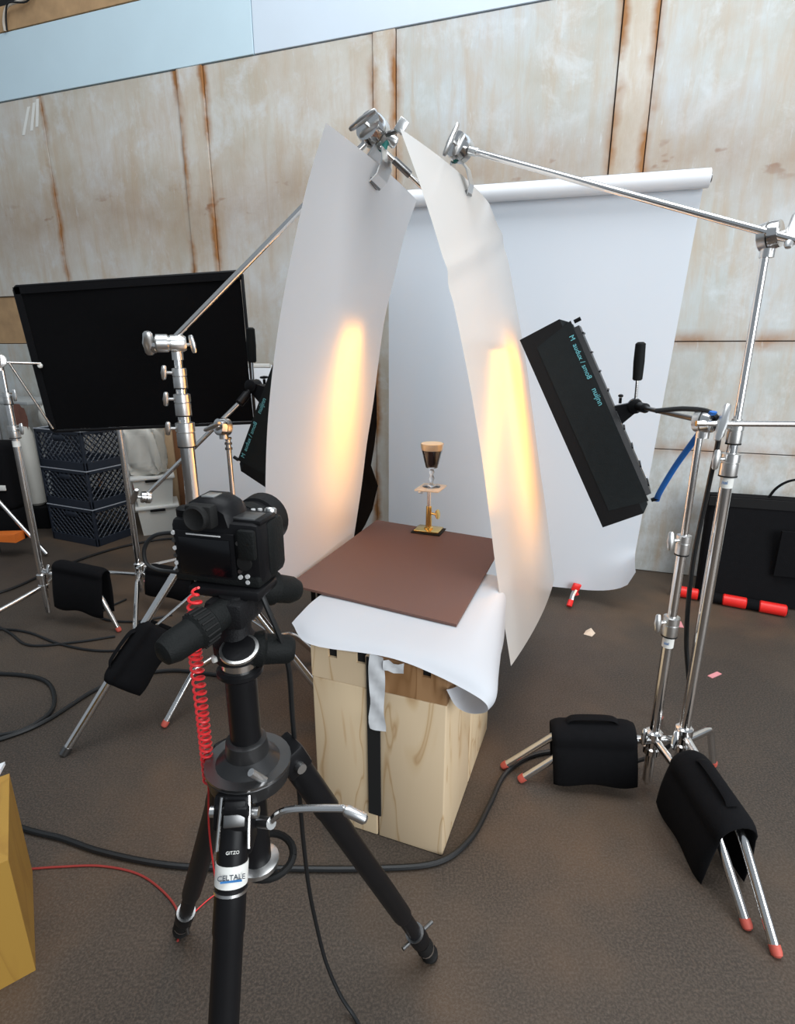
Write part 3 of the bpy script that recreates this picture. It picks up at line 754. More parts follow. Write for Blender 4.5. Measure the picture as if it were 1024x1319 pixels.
# stand for the left softbox
S4 = (-.658, 2.15)
t = thing('chrome_stand', 'slim chrome stand behind the camera holding the tucked-away softbox', 'stand', (S4[0], S4[1], 0))
MB().tube((*S4, .06), (*S4, .70), .0155, n=16).build('column', 'chrome', t)
MB().tube((*S4, .68), (*S4, 1.09), .0095, n=16).build('riser', 'chrome', t)
collar(t, *S4, .67, .022, .06, (-.9, -.4, 0), (0, 0, 1), .05)
for k in (1.045, 1.065, 1.085): MB().lathe((*S4, k), (0, 0, 1), [(0, .014), (.008, .014)], 14).build('stop_ring', 'dark_steel', t)
c_base(t, *S4, .215)
c_leg(t, S4, (-.910, 1.856), .225)
c_leg(t, S4, (-.36, 2.33), .205, mat='chrome')
c_leg(t, S4, (-.80, 2.52), .195)
grip_head('round grip head on the slim stand behind the camera', (-.668, 2.135, 1.135), (-.62, -.75, .12), (-.75, .55, -.35), .045, .034)
t = boom('chrome arm slanting from the tucked-away softbox past the silver stand', bL + dL * .07, (-1.02, 2.14, .845), .0090)
end = V((-1.00, 2.14, .855))
grip_parts(t, end, (-.8, -.5, .2), (.9, -.2, .5), .024, .04)

# blue strap and cable of the right softbox
b0 = PR(.02, -.05, .2)
be = V((.835, 1.485, 1.262))
tag(MB().sweep(cat([b0, b0.lerp(be, .2) + V((-.015, 0, -.015)), b0.lerp(be, .5) + V((-.012, 0, -.005)), b0.lerp(be, .8) + V((.0, -.01, .012)), be], 8), .010, 8, flat=.3).build('blue_strap', 'blue_strap'),
    'blue fabric strap from the softbox bottom to the shorter stand', 'strap')
tag(MB().sweep(cat([(.745, 1.62, 1.25), (.80, 1.56, 1.262), (.842, 1.50, 1.255), (.880, 1.52, 1.20), (.889, 1.545, 1.05), (.882, 1.55, .80), (.905, 1.56, .55), (.945, 1.55, .30), (.93, 1.60, .12), (.80, 1.64, .012), (.66, 1.70, .009)], 8), .007, 8).build('power_cable', 'cable_black'),
    'black power cable hanging between the two chrome stands', 'cable')

# ------------------------------------------------------------------ sandbags
def sandbag(label, p0, p1, drop, spread, thick, handle=True, group=None):
    p0, p1 = V(p0), V(p1); ax = (p1 - p0); L = ax.length; ax.normalize()
    sd = ax.cross(ZZ).normalized(); up = sd.cross(ax).normalized()
    if up.z < 0: up = -up
    t = thing('sandbag', label, 'sandbag', (p0 + p1) / 2, group=group)
    ns, rows = 17, []
    prof = []
    for k in range(11): # outer from right bottom over the top to left bottom
        prof.append(k / 10)
    def outline(s):
        e = 4 * s * (1 - s); bul = .35 + .65 * min(1, e * 2.2) ** .5
        pts = []
        dr = drop * (1 + .04 * math.sin(s * 9))
        th = thick * bul
        def cv(f, off): # f: -1..1 across the saddle
            a = abs(f); sg = 1 if f > 0 else -1
            if a < .35:
                ang = a / .35 * PI / 2; r_ = spread + off
                return sd * sg * r_ * math.sin(ang) + up * (r_ * math.cos(ang) - spread * .2)
            g = (a - .35) / .65; bl = math.sin(min(1, g * 1.02) * PI) ** .8
            return sd * sg * (spread + off * (.35 + .9 * bl) + .012 * g) - up * (dr * g + spread * .2)
        n = 14
        for k in range(2 * n + 1): pts.append(cv(-1 + k / n, th))
        for k in range(2 * n + 1): pts.append(cv(1 - k / n, .002))
        return pts
    for i in range(ns):
        s = i / (ns - 1); c = p0 + ax * L * s
        rows.append([c + q for q in outline(s)])
    m = MB(); nc = len(rows[0]); o = [p for r in rows for p in r]
    f = [(i * nc + j, i * nc + (j + 1) % nc, (i + 1) * nc + (j + 1) % nc, (i + 1) * nc + j) for i in range(ns - 1) for j in range(nc)]
    half = nc // 2
    for i in (0, ns - 1):   # end caps
        f += [(i * nc + j, i * nc + j + 1, i * nc + nc - 2 - j, i * nc + nc - 1 - j) for j in range(half - 1)]
    m.add(o, f).build('pouch', 'black_cloth', t, angle=180)
    if handle:
        h = [p0 + ax * L * q + up * (spread + thick * .9 + hh) for q, hh in ((.20, -.004), (.28, .007), (.5, .010), (.72, .007), (.80, -.004))]
        MB().sweep(cat(h, 5), .016, 8, flat=.25).build('handle', 'black_cloth', t)
    return t
grp = 'black sandbags on stand legs'
sandbag('black sandbag saddling the chrome legs that point at the plywood boxes', (.775, 1.540, .208), (.515, 1.584, .182), .145, .042, .016, group=grp)
sandbag('black sandbag saddling the two chrome legs with red foot caps in front', (.885, 1.420, .212), (.900, 1.165, .180), .165, .048, .016, group=grp)
sandbag('black sandbag hung on the straight leg of the thick silver stand', (-.925, 1.890, .440), (-1.065, 1.797, .240), .110, .020, .018, group=grp)

# ------------------------------------------------------------------ tripod
TC = V((-.235, .73, 0))
t = thing('camera_tripod', 'large black studio tripod with crank and geared column', 'tripod', TC)
MB().tube((-.235, .73, .60), (-.235, .73, .955), .0235, n=24).build('center_column', 'black_metal', t)
MB().lathe((-.235, .73, .765), (0, 0, 1), [(0, .040), (.006, .062), (.030, .066), (.034, .064), (.036, .050), (.052, .034), (.075, .031), (.078, .026)], 28).build('spider', 'spider_grey', t)
MB().lathe((-.235, .73, .7975), (0, 0, 1), [(0, .0665), (.004, .0665)], 28).build('scale_ring', 'dark_steel', t)
MB().lathe((-.235, .73, .590), (0, 0, 1), [(0, .030), (.004, .036), (.012, .036), (.016, .026)], 22).build('column_cap', 'satin_steel', t)
ring = [V((-.222, .745, .592)) + V((math.cos(a), math.sin(a) * .8, math.sin(a) * .25)) * .044 for a in [2 * PI * k / 24 for k in range(25)]]
MB().sweep(ring, .0065, 8).build('rubber_ring', 'black_rubber', t)
MB().box((-.240, .665, .745), (.050, .040, .085), None, .006).build('gear_case', 'black_metal', t)
MB().tube((-.215, .690, .720), (-.190, .672, .735), .009, n=12).build('crank_hub', 'satin_steel', t)
MB().sweep(cat([(-.195, .676, .732), (-.165, .675, .757), (-.090, .675, .760), (-.078, .675, .757)], 5), .0055, 10).build('crank', 'chrome', t)
MB().lathe((-.080, .675, .758), (.85, -.05, -.45), [(0, .006), (.004, .0085), (.034, .0085), (.038, .005)], 14).build('crank_knob', 'satin_steel', t)
MB().tube((-.215, .675, .825), (-.198, .690, .795), .006, n=10).build('column_lock', 'satin_steel', t)
def tripod_leg(foot, top, extra):
    f = V(foot); a = V(top); d = (f - a).normalized()
    x, y, _ = frame(d)
    l = MB().lathe(a, d, [(-.02, .016), (0, .0225), (.16, .0230), (.165, .0215), (.60, .0210), (.61, .020)], 20).build('leg', 'black_metal', t)
    Lt = (f - a).length
    MB().tube(a + d * .60, f - d * .03, .0165, n=18).build('lower_leg', 'black_metal', l)
    MB().lathe(a + d * (Lt - .135), d, [(0, .0215), (.004, .0225), (.040, .0220), (.044, .018)], 18).build('leg_lock', 'black_metal', l)
    MB().lathe(a + d * (Lt - .140), d, [(0, .0218), (.003, .0218)], 18).build('lock_ring', 'dark_steel', l)
    MB().lathe(f - d * .085, d, [(0, .019), (.03, .021), (.034, .017), (.060, .017), (.066, .021), (.085, .016)], 16).build('rubber_foot', 'black_rubber', l)
    MB().lathe(f - d * .050, d, [(0, .0195), (.005, .0195)], 16).build('foot_ring', 'satin_steel', l)
    # hinge at the spider
    MB().box(a - d * .005, (.052, .046, .050), basis(x, y, d, (0, 0, 0)), .006).build('hinge', 'black_metal', l)
    MB().tube(a - x * .036, a + x * .036, .0085, n=12).build('hinge_bolt', 'satin_steel', l)
    return l, a, d, x, y, Lt
la, a, d, x, y, Lt = tripod_leg((.083, .996, 0), (-.178, .777, .765), 0)
MB().tube(a + d * (Lt - .115) - V((.035, .03, -.004)), a + d * (Lt - .115) + V((.035, .03, .008)), .0048, n=10).build('lock_lever', 'dark_steel', la)
lb_, a, d, x, y, Lt = tripod_leg((-.552, 1.057, 0), (-.279, .779, .765), 0)
MB().tube(a + d * (Lt - .10), a + d * (Lt - .045) + V((.022, -.02, 0)), .0045, n=10).build('lock_lever', 'dark_steel', lb_)
lf, a, d, x, y, Lt = tripod_leg((-.252, .315, 0), (-.242, .668, .760), 0)
lt = MB().lathe(a + d * .066, d, [(0, .0236), (.030, .0236)], 24).build('label_tape', 'label_white', lf)
MB().lathe(a + d * .103, d, [(0, .0242), (.004, .0242)], 22).build('band_ring', 'satin_steel', lf)
fz = (V((0, 0, 1.42)) - (a + d * .093)); fz = (fz - d * fz.dot(d)).normalized(); fy = -d; fxx = fy.cross(fz)
text_mesh('lettering', 'CELTALE', .0098, 'ink_dark', lt, basis(fxx, fy, fz, a + d * .0795 + fz * .0238))
MB().box(a + d * .0845 + fz * .0237, (.030, .0028, .0006), basis(fxx, fy, fz, (0, 0, 0))).build('underline', 'ink_blue', lt, smooth=False)
# latch frame on the front leg
for sg in (-1, 1): MB().tube(a + fxx * .019 * sg + fz * .024 - d * .030, a + fxx * .022 * sg + fz * .024 + d * .042, .0028, n=8).build('latch_bar', 'chrome', lf)
MB().box(a + fz * .026 + d * .002, (.030, .018, .010), basis(fxx, fy, fz, (0, 0, 0)), .002).build('latch', 'dark_steel', lf)
MB().box(a + fz * .0275 - d * .018, (.030, .014, .008), basis(fxx, fy, fz, (0, 0, 0)), .002).build('latch', 'black_plastic', lf)
text_mesh('lettering', 'GITZO', .0062, 'label_white', lf, basis(fxx, fy, fz, a + d * .046 + fz * .0252))

# pan head
HB = V((-.235, .73, .955))
t = thing('pan_head', 'black three-way pan head with rubber grip handles under the camera', 'tripod head', HB)
MB().lathe(HB, (0, 0, 1), [(0, .030), (.004, .034), (.010, .034), (.014, .030)], 24).build('base_disc', 'black_metal', t)
MB().lathe(HB + ZZ * .012, (0, 0, 1), [(0, .027), (.014, .027), (.016, .025)], 24).build('steel_band', 'chrome', t)
MB().lathe(HB + ZZ * .026, (0, 0, 1), [(0, .028), (.004, .034), (.030, .035), (.036, .028), (.046, .022), (.105, .020)], 20).build('pan_body', 'head_leather', t)
MB().lathe(HB + V((.012, -.030, .052)), (0, -.35, 1), [(0, .020), (.006, .0275), (.010, .0275), (.0105, .0235)], 24).build('level_ring', 'satin_steel', t)
MB().lathe(HB + V((.012, -.0335, .0622)), (0, -.35, 1), [(0, .0230), (.001, .0230)], 24).build('level_dial', 'black_plastic', t)
MB().lathe(HB + V((-.026, -.022, .038)), (-.6, -.7, .1), [(0, .005), (.005, .005), (.006, .003)], 12).build('index_mark', 'label_white', t)
MB().lathe(HB + V((.020, .000, .042)), (.80, .25, -.16), [(0, .024), (.016, .027), (.020, .023), (.055, .021), (.062, .016)], 18).build('pan_knob', 'rubber_grip', t)
tb = V((-.236, .735, 1.062))
MB().box(tb, (.060, .070, .040), Matrix.Rotation(-.25, 4, 'Z'), .008).build('tilt_body', 'head_leather', t)
d1 = V((-.066, -.098, -.020)).normalized(); s1 = V((-.238, .722, 1.066))
h = MB().lathe(s1, d1, [(0, .020), (.035, .021), (.038, .025), (.062, .026), (.066, .0225), (.098, .0215), (.112, .017), (.117, .008)], 20).build('handle_grip', 'rubber_grip', t)
m = MB()
for k in range(18):
    a_ = 2 * PI * k / 18; x, y, _ = frame(d1); m.tube(s1 + d1 * .040 + (x * math.cos(a_) + y * math.sin(a_)) * .0255, s1 + d1 * .061 + (x * math.cos(a_) + y * math.sin(a_)) * .0262, .0018, n=5)
m.build('grip_rib', 'black_rubber', h)
d2 = V((.058, .062, -.036)).normalized(); s2 = V((-.215, .762, 1.083))
MB().lathe(s2, d2, [(0, .020), (.012, .026), (.036, .027), (.040, .0225), (.072, .0215), (.084, .017), (.088, .008)], 20).build('handle_grip', 'rubber_grip', t)
MB().box((-.240, .752, 1.088), (.110, .062, .014), Matrix.Rotation(-.234, 4, 'Z'), .003).build('camera_plate', 'black_metal', t)

# ------------------------------------------------------------------ the stills camera
K = thing('stills_camera', 'black digital reflex camera seen from behind with dark rear screen', 'camera', (-.252, .768, 1.0955), (0, 0, math.radians(-15)))
K.scale = (1.1, 1.1, 1.1)
Wc, Hc, Dc = .128, .086, .052
def kb(name, c, size, mat, parent=K, bev=.003, M=None): return MB().box(c, size, M, bev).build(name, mat, parent, local=True)
body = kb('body', (0, 0, Hc / 2), (Wc, Dc, Hc), 'black_plastic', bev=.010)
kb('grip', (.053, .020, .044), (.030, .048, .080), 'rubber_grip', bev=.011)
kb('base_grip', (0, -.001, .008), (.124, .054, .016), 'rubber_grip', bev=.004)
# pentaprism hump and shoulders
m = MB(); hx = [(-.036, .024), (-.030, .044), (-.014, .052), (.014, .052), (.030, .044), (.036, .024)]
rows = []
for yy, sc_, dz in ((-.026, .86, -.006), (-.018, .95, 0), (.010, 1.0, .002), (.030, .80, -.006), (.036, .55, -.014)):
    rows.append([V((x_ * sc_ - .008, yy, Hc - .024 + z_ * (1 if sc_ > .9 else .92) + dz)) for x_, z_ in hx])
m.grid(rows); m.add(rows[0], [tuple(range(6))]); m.add(rows[-1], [tuple(range(6))])
prism = m.build('prism_hump', 'black_plastic', K, local=True, angle=70)
kb('hot_shoe', (-.008, -.008, Hc + .029), (.018, .020, .003), 'satin_steel', prism, .0006)
ep = kb('eyepiece', (-.008, -.034, Hc + .009), (.038, .018, .030), 'black_rubber', bev=.004)
MB().lathe((-.008, -.043, Hc + .009), (0, -1, 0), [(0, .0165), (.006, .0165), (.008, .014), (.005, .0105), (.004, .001)], 22).build('eyecup', 'black_rubber', K, local=True)
MB().lathe((-.008, -.0455, Hc + .009), (0, -1, 0), [(0, .0095), (.0008, .0095)], 20).build('eyepiece_glass', 'glass_screen', K, local=True)
kb('rear_frame', (-.012, -.0268, .040), (.086, .004, .062), 'black_plastic', bev=.0015)
kb('rear_screen', (-.012, -.0295, .038), (.074, .002, .050), 'glass_screen', bev=.0006)
kb('screen_strip', (-.012, -.0298, .0675), (.050, .001, .0018), 'button_white', bev=.0002)
for k in range(6): MB().lathe((-.0575, -.0265, .014 + .0105 * k), (0, -1, 0), [(0, .0030), (.0024, .0028)], 10).build('button', 'button_white' if k % 2 else 'dark_steel', K, local=True)
for bx, bz_ in ((.036, .014), (.046, .016), (.036, .022), (.040, .052), (.048, .047), (.036, .060), (.046, .008)):
    MB().lathe((bx, -.0268, bz_), (0, -1, 0), [(0, .0032), (.0022, .0030)], 10).build('button', 'button_white' if bz_ < .02 else 'dark_steel', K, local=True)
MB().lathe((.043, -.0265, .034), (0, -1, 0), [(0, .0105), (.003, .0100), (.0034, .006)], 18).build('control_pad', 'black_rubber', K, local=True)
kb('thumb_rest', (.050, -.030, .060), (.024, .010, .040), 'rubber_grip', bev=.004)
kb('top_display', (.038, -.002, Hc + .002), (.036, .030, .005), 'dark_steel', bev=.001)
kb('top_plate', (.042, .004, Hc - .001), (.044, .044, .008), 'black_plastic', bev=.003)
MB().lathe((.052, .032, Hc - .002), (0, .25, 1), [(0, .008), (.006, .008), (.008, .0055)], 16).build('shutter_button', 'satin_steel', K, local=True)
MB().lathe((-.050, -.004, Hc - .002), (0, 0, 1), [(0, .014), (.010, .014), (.012, .011)], 18).build('mode_dial', 'black_plastic', K, local=True)
for bx, by in ((.030, .026), (.038, .030)): MB().lathe((bx, by, Hc + .001), (0, 0, 1), [(0, .0032), (.003, .003)], 10).build('button', 'button_white', K, local=True)
MB().lathe((-.008, .024, .046), (0, 1, 0), [(0, .034), (.012, .034), (.014, .032), (.030, .033), (.033, .036), (.060, .0365), (.063, .034), (.072, .034), (.074, .038), (.100, .040), (.103, .038), (.103, .034), (.094, .032), (.092, .002)], 32).build('lens', 'black_plastic', K, local=True)
MB().lathe((-.008, .060, .046), (0, 1, 0), [(0, .0372), (.018, .0376)], 32).build('focus_ring', 'rubber_grip', K, local=True)
MB().lathe((-.008, .114, .046), (0, 1, 0), [(0, .032), (.002, .030), (.004, .02), (.005, .002)], 28).build('front_glass', 'lens_glass', K, local=True)
kb('lens_badge', (.010, .052, .0775), (.012, .006, .002), 'label_white', bev=.0005)

# cables of the camera
tag(MB().sweep(cat([(-.302, .786, 1.150), (-.335, .80, 1.153), (-.368, .80, 1.149), (-.386, .80, 1.130), (-.387, .80, 1.105), (-.370, .80, 1.093), (-.335, .795, 1.090), (-.30, .79, 1.080)], 8), .0032, 8).build('short_loop_cable', 'cable_black'),
    'short black cable looping out of the side of the camera', 'cable')
tag(MB().sweep(cat([(-.205, .742, 1.098), (-.188, .725, 1.070), (-.166, .74, .972), (-.172, .78, .832), (-.177, .82, .637), (-.181, .85, .500), (-.180, .87, .37), (-.172, .885, .25), (-.155, .885, .14), (-.125, .875, .055), (-.089, .855, .010), (-.04, .78, .006), (.0, .70, .006)], 8), .0042, 8).build('tether_cable', 'cable_black'),
    'black cable dropping from the camera to the floor between the tripod legs', 'cable')
# coiled red cable
path = cat([(-.282, .715, 1.100), (-.281, .700, 1.075), (-.290, .705, 1.03), (-.295, .72, .997), (-.301, .735, .87), (-.306, .745, .745)], 40)
pts = []
tot = len(path)
ph = 0
for i, p in enumerate(path):
    f = i / tot
    ph += 2 * PI * (.07 if f < .22 else .17 + .12 * f)
    pts.append((p, f, ph))
coil = []
for (p, f, ph), (q, _, ph2) in zip(pts[:-1], pts[1:]):
    for k in range(5):
        t_ = k / 5; a_ = ph + (ph2 - ph) * t_; r_ = .0085 if f > .08 else .004
        coil.append(p.lerp(q, t_) + V((math.cos(a_) * r_, math.sin(a_) * r_, 0)))
tag(MB().sweep(coil, .0021, 6).build('coiled_cable', 'cable_red'), 'bright red coiled cable hanging from the camera beside the tripod', 'cable')
tag(MB().sweep(cat([(-.308, .745, .74), (-.335, .79, .60), (-.36, .85, .42), (-.40, .95, .20), (-.46, 1.08, .02), (-.486, 1.155, .005), (-.535, 1.10, .004), (-.55, 1.06, .004)], 8), .0016, 6).build('thin_red_lead', 'cable_red'),
    'thin red lead trailing from the coil to the tripod foot', 'cable')
tag(MB().sweep(cat([(-1.10, 1.225, .004), (-1.031, 1.232, .004), (-.968, 1.237, .004), (-.847, 1.240, .004), (-.725, 1.213, .004), (-.623, 1.151, .004), (-.566, 1.09, .004), (-.548, 1.03, .004)], 8), .0030, 7).build('floor_red_lead', 'cable_dull_red'),
    'dull red lead lying on the floor between the yellow crate and the tripod', 'cable')

# ------------------------------------------------------------------ white paper backdrop
BR_, BL_ = V((1.420, 2.880, 0)), V((-.060, 3.281, 0)); bd = (BL_ - BR_).normalized(); bn = V((bd.y, -bd.x, 0))
if bn.y > 0: bn = -bn       # bn points at the camera
bt = thing('paper_backdrop', 'wide white paper backdrop hanging from its roll before the wall', 'backdrop', BR_)
TZ = 2.175; W_ = (BL_ - BR_).length
MB().lathe(BR_ - bd * .012 + ZZ * TZ, bd, [(0, .020), (.001, .041), (W_ + .05, .041), (W_ + .051, .020)], 26).build('roll', 'paper_white', bt)
MB().tube(BR_ - bd * .02 + ZZ * TZ, BL_ + bd * .10 + ZZ * TZ, .019, n=16).build('core_tube', 'dark_steel', bt)
rows = []; NS = 48
for i in range(61):
    row = []
    for j in range(NS + 1):
        s = W_ * j / NS
        if i < 9:   # paper leaving the roll at its back, dropping behind it
            a_ = math.radians(100) * (1 - i / 8)
            off = -.042 * math.cos(a_) if a_ < PI / 2 else -.042 * math.cos(a_)
            z = TZ + .042 * math.sin(a_); y = off
            z = TZ + .042 * math.sin(a_); y = -.042 * math.cos(a_)
            p = BR_ + bd * (s + .012 * (i / 8)) + bn * y + ZZ * z
        else:
            f = (i - 8) / 52
            zb = .075
            z = TZ + (zb - TZ) * f
            k = max(0, 1 - s / .30)                       # towards the free right edge
            inset = .11 * f * max(0, 1 - s / .8)
            fwd = -.042 + .03 * f * f
            if k > 0:                                       # curl of the near corner
                g = max(0, (f - .86) / .14)
                fwd += .16 * k * k * g * g
                z += .20 * (1 - math.sqrt(max(0, 1 - k * k))) * g ** 1.2
            p = BR_ + bd * (s + inset) + bn * fwd + ZZ * z
        row.append(p)
    rows.append(row)
MB().grid(rows).build('hanging_paper', 'backdrop_paper', bt, angle=180)
# support posts hidden behind the paper
for lab, q in (('backdrop post behind the free edge of the white paper', BR_ + bd * .30), ('backdrop post behind the paper near the diffusion sheets', BL_ - bd * .25)):
    q = q - bn * .33
    s_ = thing('backdrop_post', lab, 'stand', (q.x, q.y, 0))
    MB().tube((q.x, q.y, .01), (q.x, q.y, TZ + .02), .016).build('column', 'dark_steel', s_)
    MB().tube((q.x, q.y, TZ + .005), q + bn * .33 + ZZ * (TZ), .010).build('hook', 'dark_steel', s_)
    MB().lathe((q.x, q.y, 0), (0, 0, 1), [(0, .09), (.010, .09), (.014, .03), (.05, .02)], 20).build('foot_plate', 'dark_steel', s_)
# red spring clamp on the lower hem
cp = V((.905, 2.990, .083)); t = thing('spring_clamp', 'red and silver spring clamp on the hem of the paper backdrop', 'clamp', cp)
cp = BR_ + bd * .40 + bn * .0 + ZZ * .095
t.location = cp; t.scale = (1.55, 1.55, 1.25)
MB().box(cp + V((0, -.012, .004)), (.030, .014, .034), Matrix.Rotation(.3, 4, 'Y'), .004).build('tip', 'red_plastic', t)
MB().sweep(cat([cp + V((-.003, -.016, -.006)), cp + V((-.016, -.026, -.030)), cp + V((-.024, -.040, -.052))], 4), .009, 8, flat=.4).build('arm', 'satin_steel', t)
MB().sweep([cp + V((-.024, -.040, -.046)), cp + V((-.036, -.060, -.064))], .010, 10).build('handle', 'red_plastic', t)
MB().sweep([cp + V((.000, .010, -.020)), cp + V((.010, .004, -.045))], .010, 10).build('handle', 'red_plastic', t)

# ------------------------------------------------------------------ black flag and stands on the left
fl = thing('black_flag', 'large rectangular black cloth flag on a frame before the wall', 'flag', (-1.3, 2.9, 1.02))
FP = [V((-1.866, 2.90, 1.712)), V((-.752, 2.90, 1.782)), V((-.737, 2.90, 1.056)), V((-1.803, 2.90, 1.010))]   # tl tr br bl
def fq(i, j, o=0): # bilinear
    a_ = FP[0].lerp(FP[1], i); b_ = FP[3].lerp(FP[2], i); return a_.lerp(b_, j) + V((0, o, 0))
MB().grid([[fq(.008 + .984 * i / 12, .012 + .976 * j / 8, -.004 + .006 * math.sin(i * .7) * math.sin(j * .9)) for i in range(13)] for j in range(9)]).build('cloth', 'flag_cloth', fl, angle=180)
fr = [fq(.012, 0), fq(.988, 0), fq(1, .02), fq(1, .98), fq(.988, 1), fq(.012, 1), fq(0, .98), fq(0, .02), fq(.012, 0)]
MB().sweep(fr, .008, 8).build('frame', 'black_metal', fl)
MB().hexa([fq(.005, .005, .004), fq(.995, .005, .004), fq(.995, .05, .004), fq(.005, .05, .004)] + [fq(.005, .005, -.010), fq(.995, .005, -.010), fq(.995, .05, -.010), fq(.005, .05, -.010)]).build('hem', 'black_cloth', fl, smooth=False)
MB().hexa([fq(.0, .005, .004), fq(.028, .005, .004), fq(.028, .99, .004), fq(.0, .99, .004)] + [fq(.0, .005, -.010), fq(.028, .005, -.010), fq(.028, .99, -.010), fq(.0, .99, -.010)]).build('hem', 'black_cloth', fl, smooth=False)
pp = fq(.035, .53, -.012)
MB().lathe(pp, (0, -1, 0), [(0, .012), (.008, .012), (.012, .008)], 14).build('mount_pin', 'label_white', fl)

S5 = (-1.897, 2.752)
t = thing('chrome_stand', 'chrome stand at the crates whose head holds the black flag', 'stand', (*S5, 0))
MB().tube((*S5, .05), (*S5, 1.02), .0175, n=18).build('column', 'chrome', t)
MB().tube((*S5, 1.0), (*S5, 1.20), .0145, n=18).build('riser', 'chrome', t)
MB().tube((*S5, 1.18), (*S5, 1.33), .0098, n=16).build('riser', 'chrome', t)
collar(t, *S5, 1.00, .025, .06, (.95, -.3, 0), (.2, 0, 1), .055)
collar(t, *S5, 1.165, .021, .055, (.95, -.3, 0), (.2, 0, 1), .055)
MB().lathe((*S5, .955), (0, 0, 1), [(0, .018), (.03, .018)], 18).build('label_tape', 'label_white', t)
c_base(t, *S5, .235)
tee_knob(t, (S5[0] + .02, S5[1] - .01, .30), (.9, -.3, 0), (.3, .2, 1), .025, .06, 'chrome')
c_leg(t, S5, (-1.46, 2.62), .285, .75, .26)
c_leg(t, S5, (-2.12, 2.30), .20, .80, .13)
c_leg(t, S5, (-2.02, 3.20), .20)
grip_head('round grip head holding the rods of the black flag', (S5[0] - .005, S5[1] - .005, 1.368), (.5, -.85, 0), (.2, 0, 1), .045, .034)
tag(MB().tube((-1.93, 2.74, 1.362), (-1.790, 2.885, 1.352), .0065).build('flag_rod', 'chrome'), 'thin steel rod from the flag head to the flag edge', 'rod')
tag(MB().tube((-1.865, 2.765, 1.355), (-1.775, 2.87, 1.028), .0055).build('flag_brace', 'satin_steel'), 'thin slanting steel rod bracing the black flag', 'rod')
sandbag('black sandbag hung between the flag stand and its leg', (-1.80, 2.735, .325), (-1.505, 2.66, .300), .215, .026, .018, False, grp)

S6 = (-1.478, 2.96)
t = thing('chrome_stand', 'chrome stand standing behind the flag, between crates and bins', 'stand', (*S6, 0))
MB().tube((*S6, .075), (*S6, 1.30), .0165, n=18).build('column', 'chrome', t)
c_base(t, *S6, .215)
tee_knob(t, (S6[0] + .02, S6[1] - .01, .20), (.8, -.5, .1), (.3, .2, 1), .02, .06, 'chrome')
tee_knob(t, (S6[0] + .02, S6[1] - .02, .25), (.5, -.8, .1), (1, .2, .4), .02, .06, 'chrome')
c_leg(t, S6, (-1.33, 2.52), .20, .3, .185)
c_leg(t, S6, (-1.95, 3.02), .18)
c_leg(t, S6, (-1.22, 3.36), .22)
sandbag('black sandbag lying beside the camera on the leg behind it', (-1.40, 2.905, .235), (-1.13, 2.86, .21), .13, .026, .018, False, grp)

# ------------------------------------------------------------------ milk crates
def crate(label):
    t = thing('milk_crate', label, 'crate', (0, 0, 0), group='stacked milk crates')
    w_, d_, h_ = .50, .33, .288
    for sx in (-1, 1):
        for sy in (-1, 1): MB().box((sx * (w_ / 2 - .011), sy * (d_ / 2 - .011), h_ / 2), (.022, .022, h_), bev=.003, seg=1).build('corner_post', 'crate_navy', t, local=True)
    for nm, z_, hh in (('lower_band', .030, .060), ('upper_band', h_ - .019, .022)):
        m = MB()
        for s in (-1, 1):
            m.box((s * (w_ / 2 - .006), 0, z_), (.012, d_ - .01, hh), bev=.002, seg=1); m.box((0, s * (d_ / 2 - .006), z_), (w_ - .01, .012, hh), bev=.002, seg=1)
        m.build(nm, 'crate_navy', t, local=True)
    m = MB()
    for s in (-1, 1):
        m.box((s * (w_ / 2 - .004), 0, h_ - .004), (.012, d_ + .006, .008), bev=.002, seg=1); m.box((0, s * (d_ / 2 - .004), h_ - .004), (w_ + .006, .012, .008), bev=.002, seg=1)
    m.build('rim', 'crate_edge', t, local=True)
    MB().box((0, 0, .008), (w_ - .03, d_ - .03, .008)).build('bottom', 'crate_navy', t, local=True, smooth=False)
    z0, z1 = .058, h_ - .028
    def lattice(length, place):
        m = MB(); hgt = z1 - z0; st = .048
        for dirn in (1, -1):
            k = -hgt
            while k < length:
                a0, b0 = (k, z0), (k + hgt, z1)
                lo = max(0, -k); hi = min(hgt, length - k)
                if hi - lo > .01:
                    pa = (k + lo, z0 + lo); pb = (k + hi, z0 + hi)
                    if dirn < 0: pa = (length - pa[0], pa[1]); pb = (length - pb[0], pb[1])
                    m.tube(place(*pa), place(*pb), .0052, n=4)
                k += st
        return m
    L = w_ - .04
    for s in (-1, 1):
        la = lattice(L, lambda q, z_: V((-L / 2 + q, s * (d_ / 2 - .008), z_))).build('lattice_panel', 'crate_navy', t, smooth=False, local=True); la['kind'] = 'stuff'
        m = MB().box((0, s * (d_ / 2 - .006), h_ - .060), (.115, .014, .040), bev=.008).build('hand_grip', 'crate_navy', t, local=True)
    L2 = d_ - .04
    for s in (-1, 1):
        la = lattice(L2, lambda q, z_: V((s * (w_ / 2 - .008), -L2 / 2 + q, z_))).build('lattice_panel', 'crate_navy', t, smooth=False, local=True); la['kind'] = 'stuff'
    return t
CR = (-2.40, 4.17); CA = math.radians(-24)
c0 = crate('navy milk crate at the bottom of its stack of three'); c0.location = (*CR, 0); c0.rotation_euler = (0, 0, CA)
dup(c0, (*CR, .2885), (0, 0, CA), 'navy milk crate in the middle of its stack of three')
dup(c0, (*CR, .577), (0, 0, CA), 'navy milk crate on top of its stack, wall showing through')

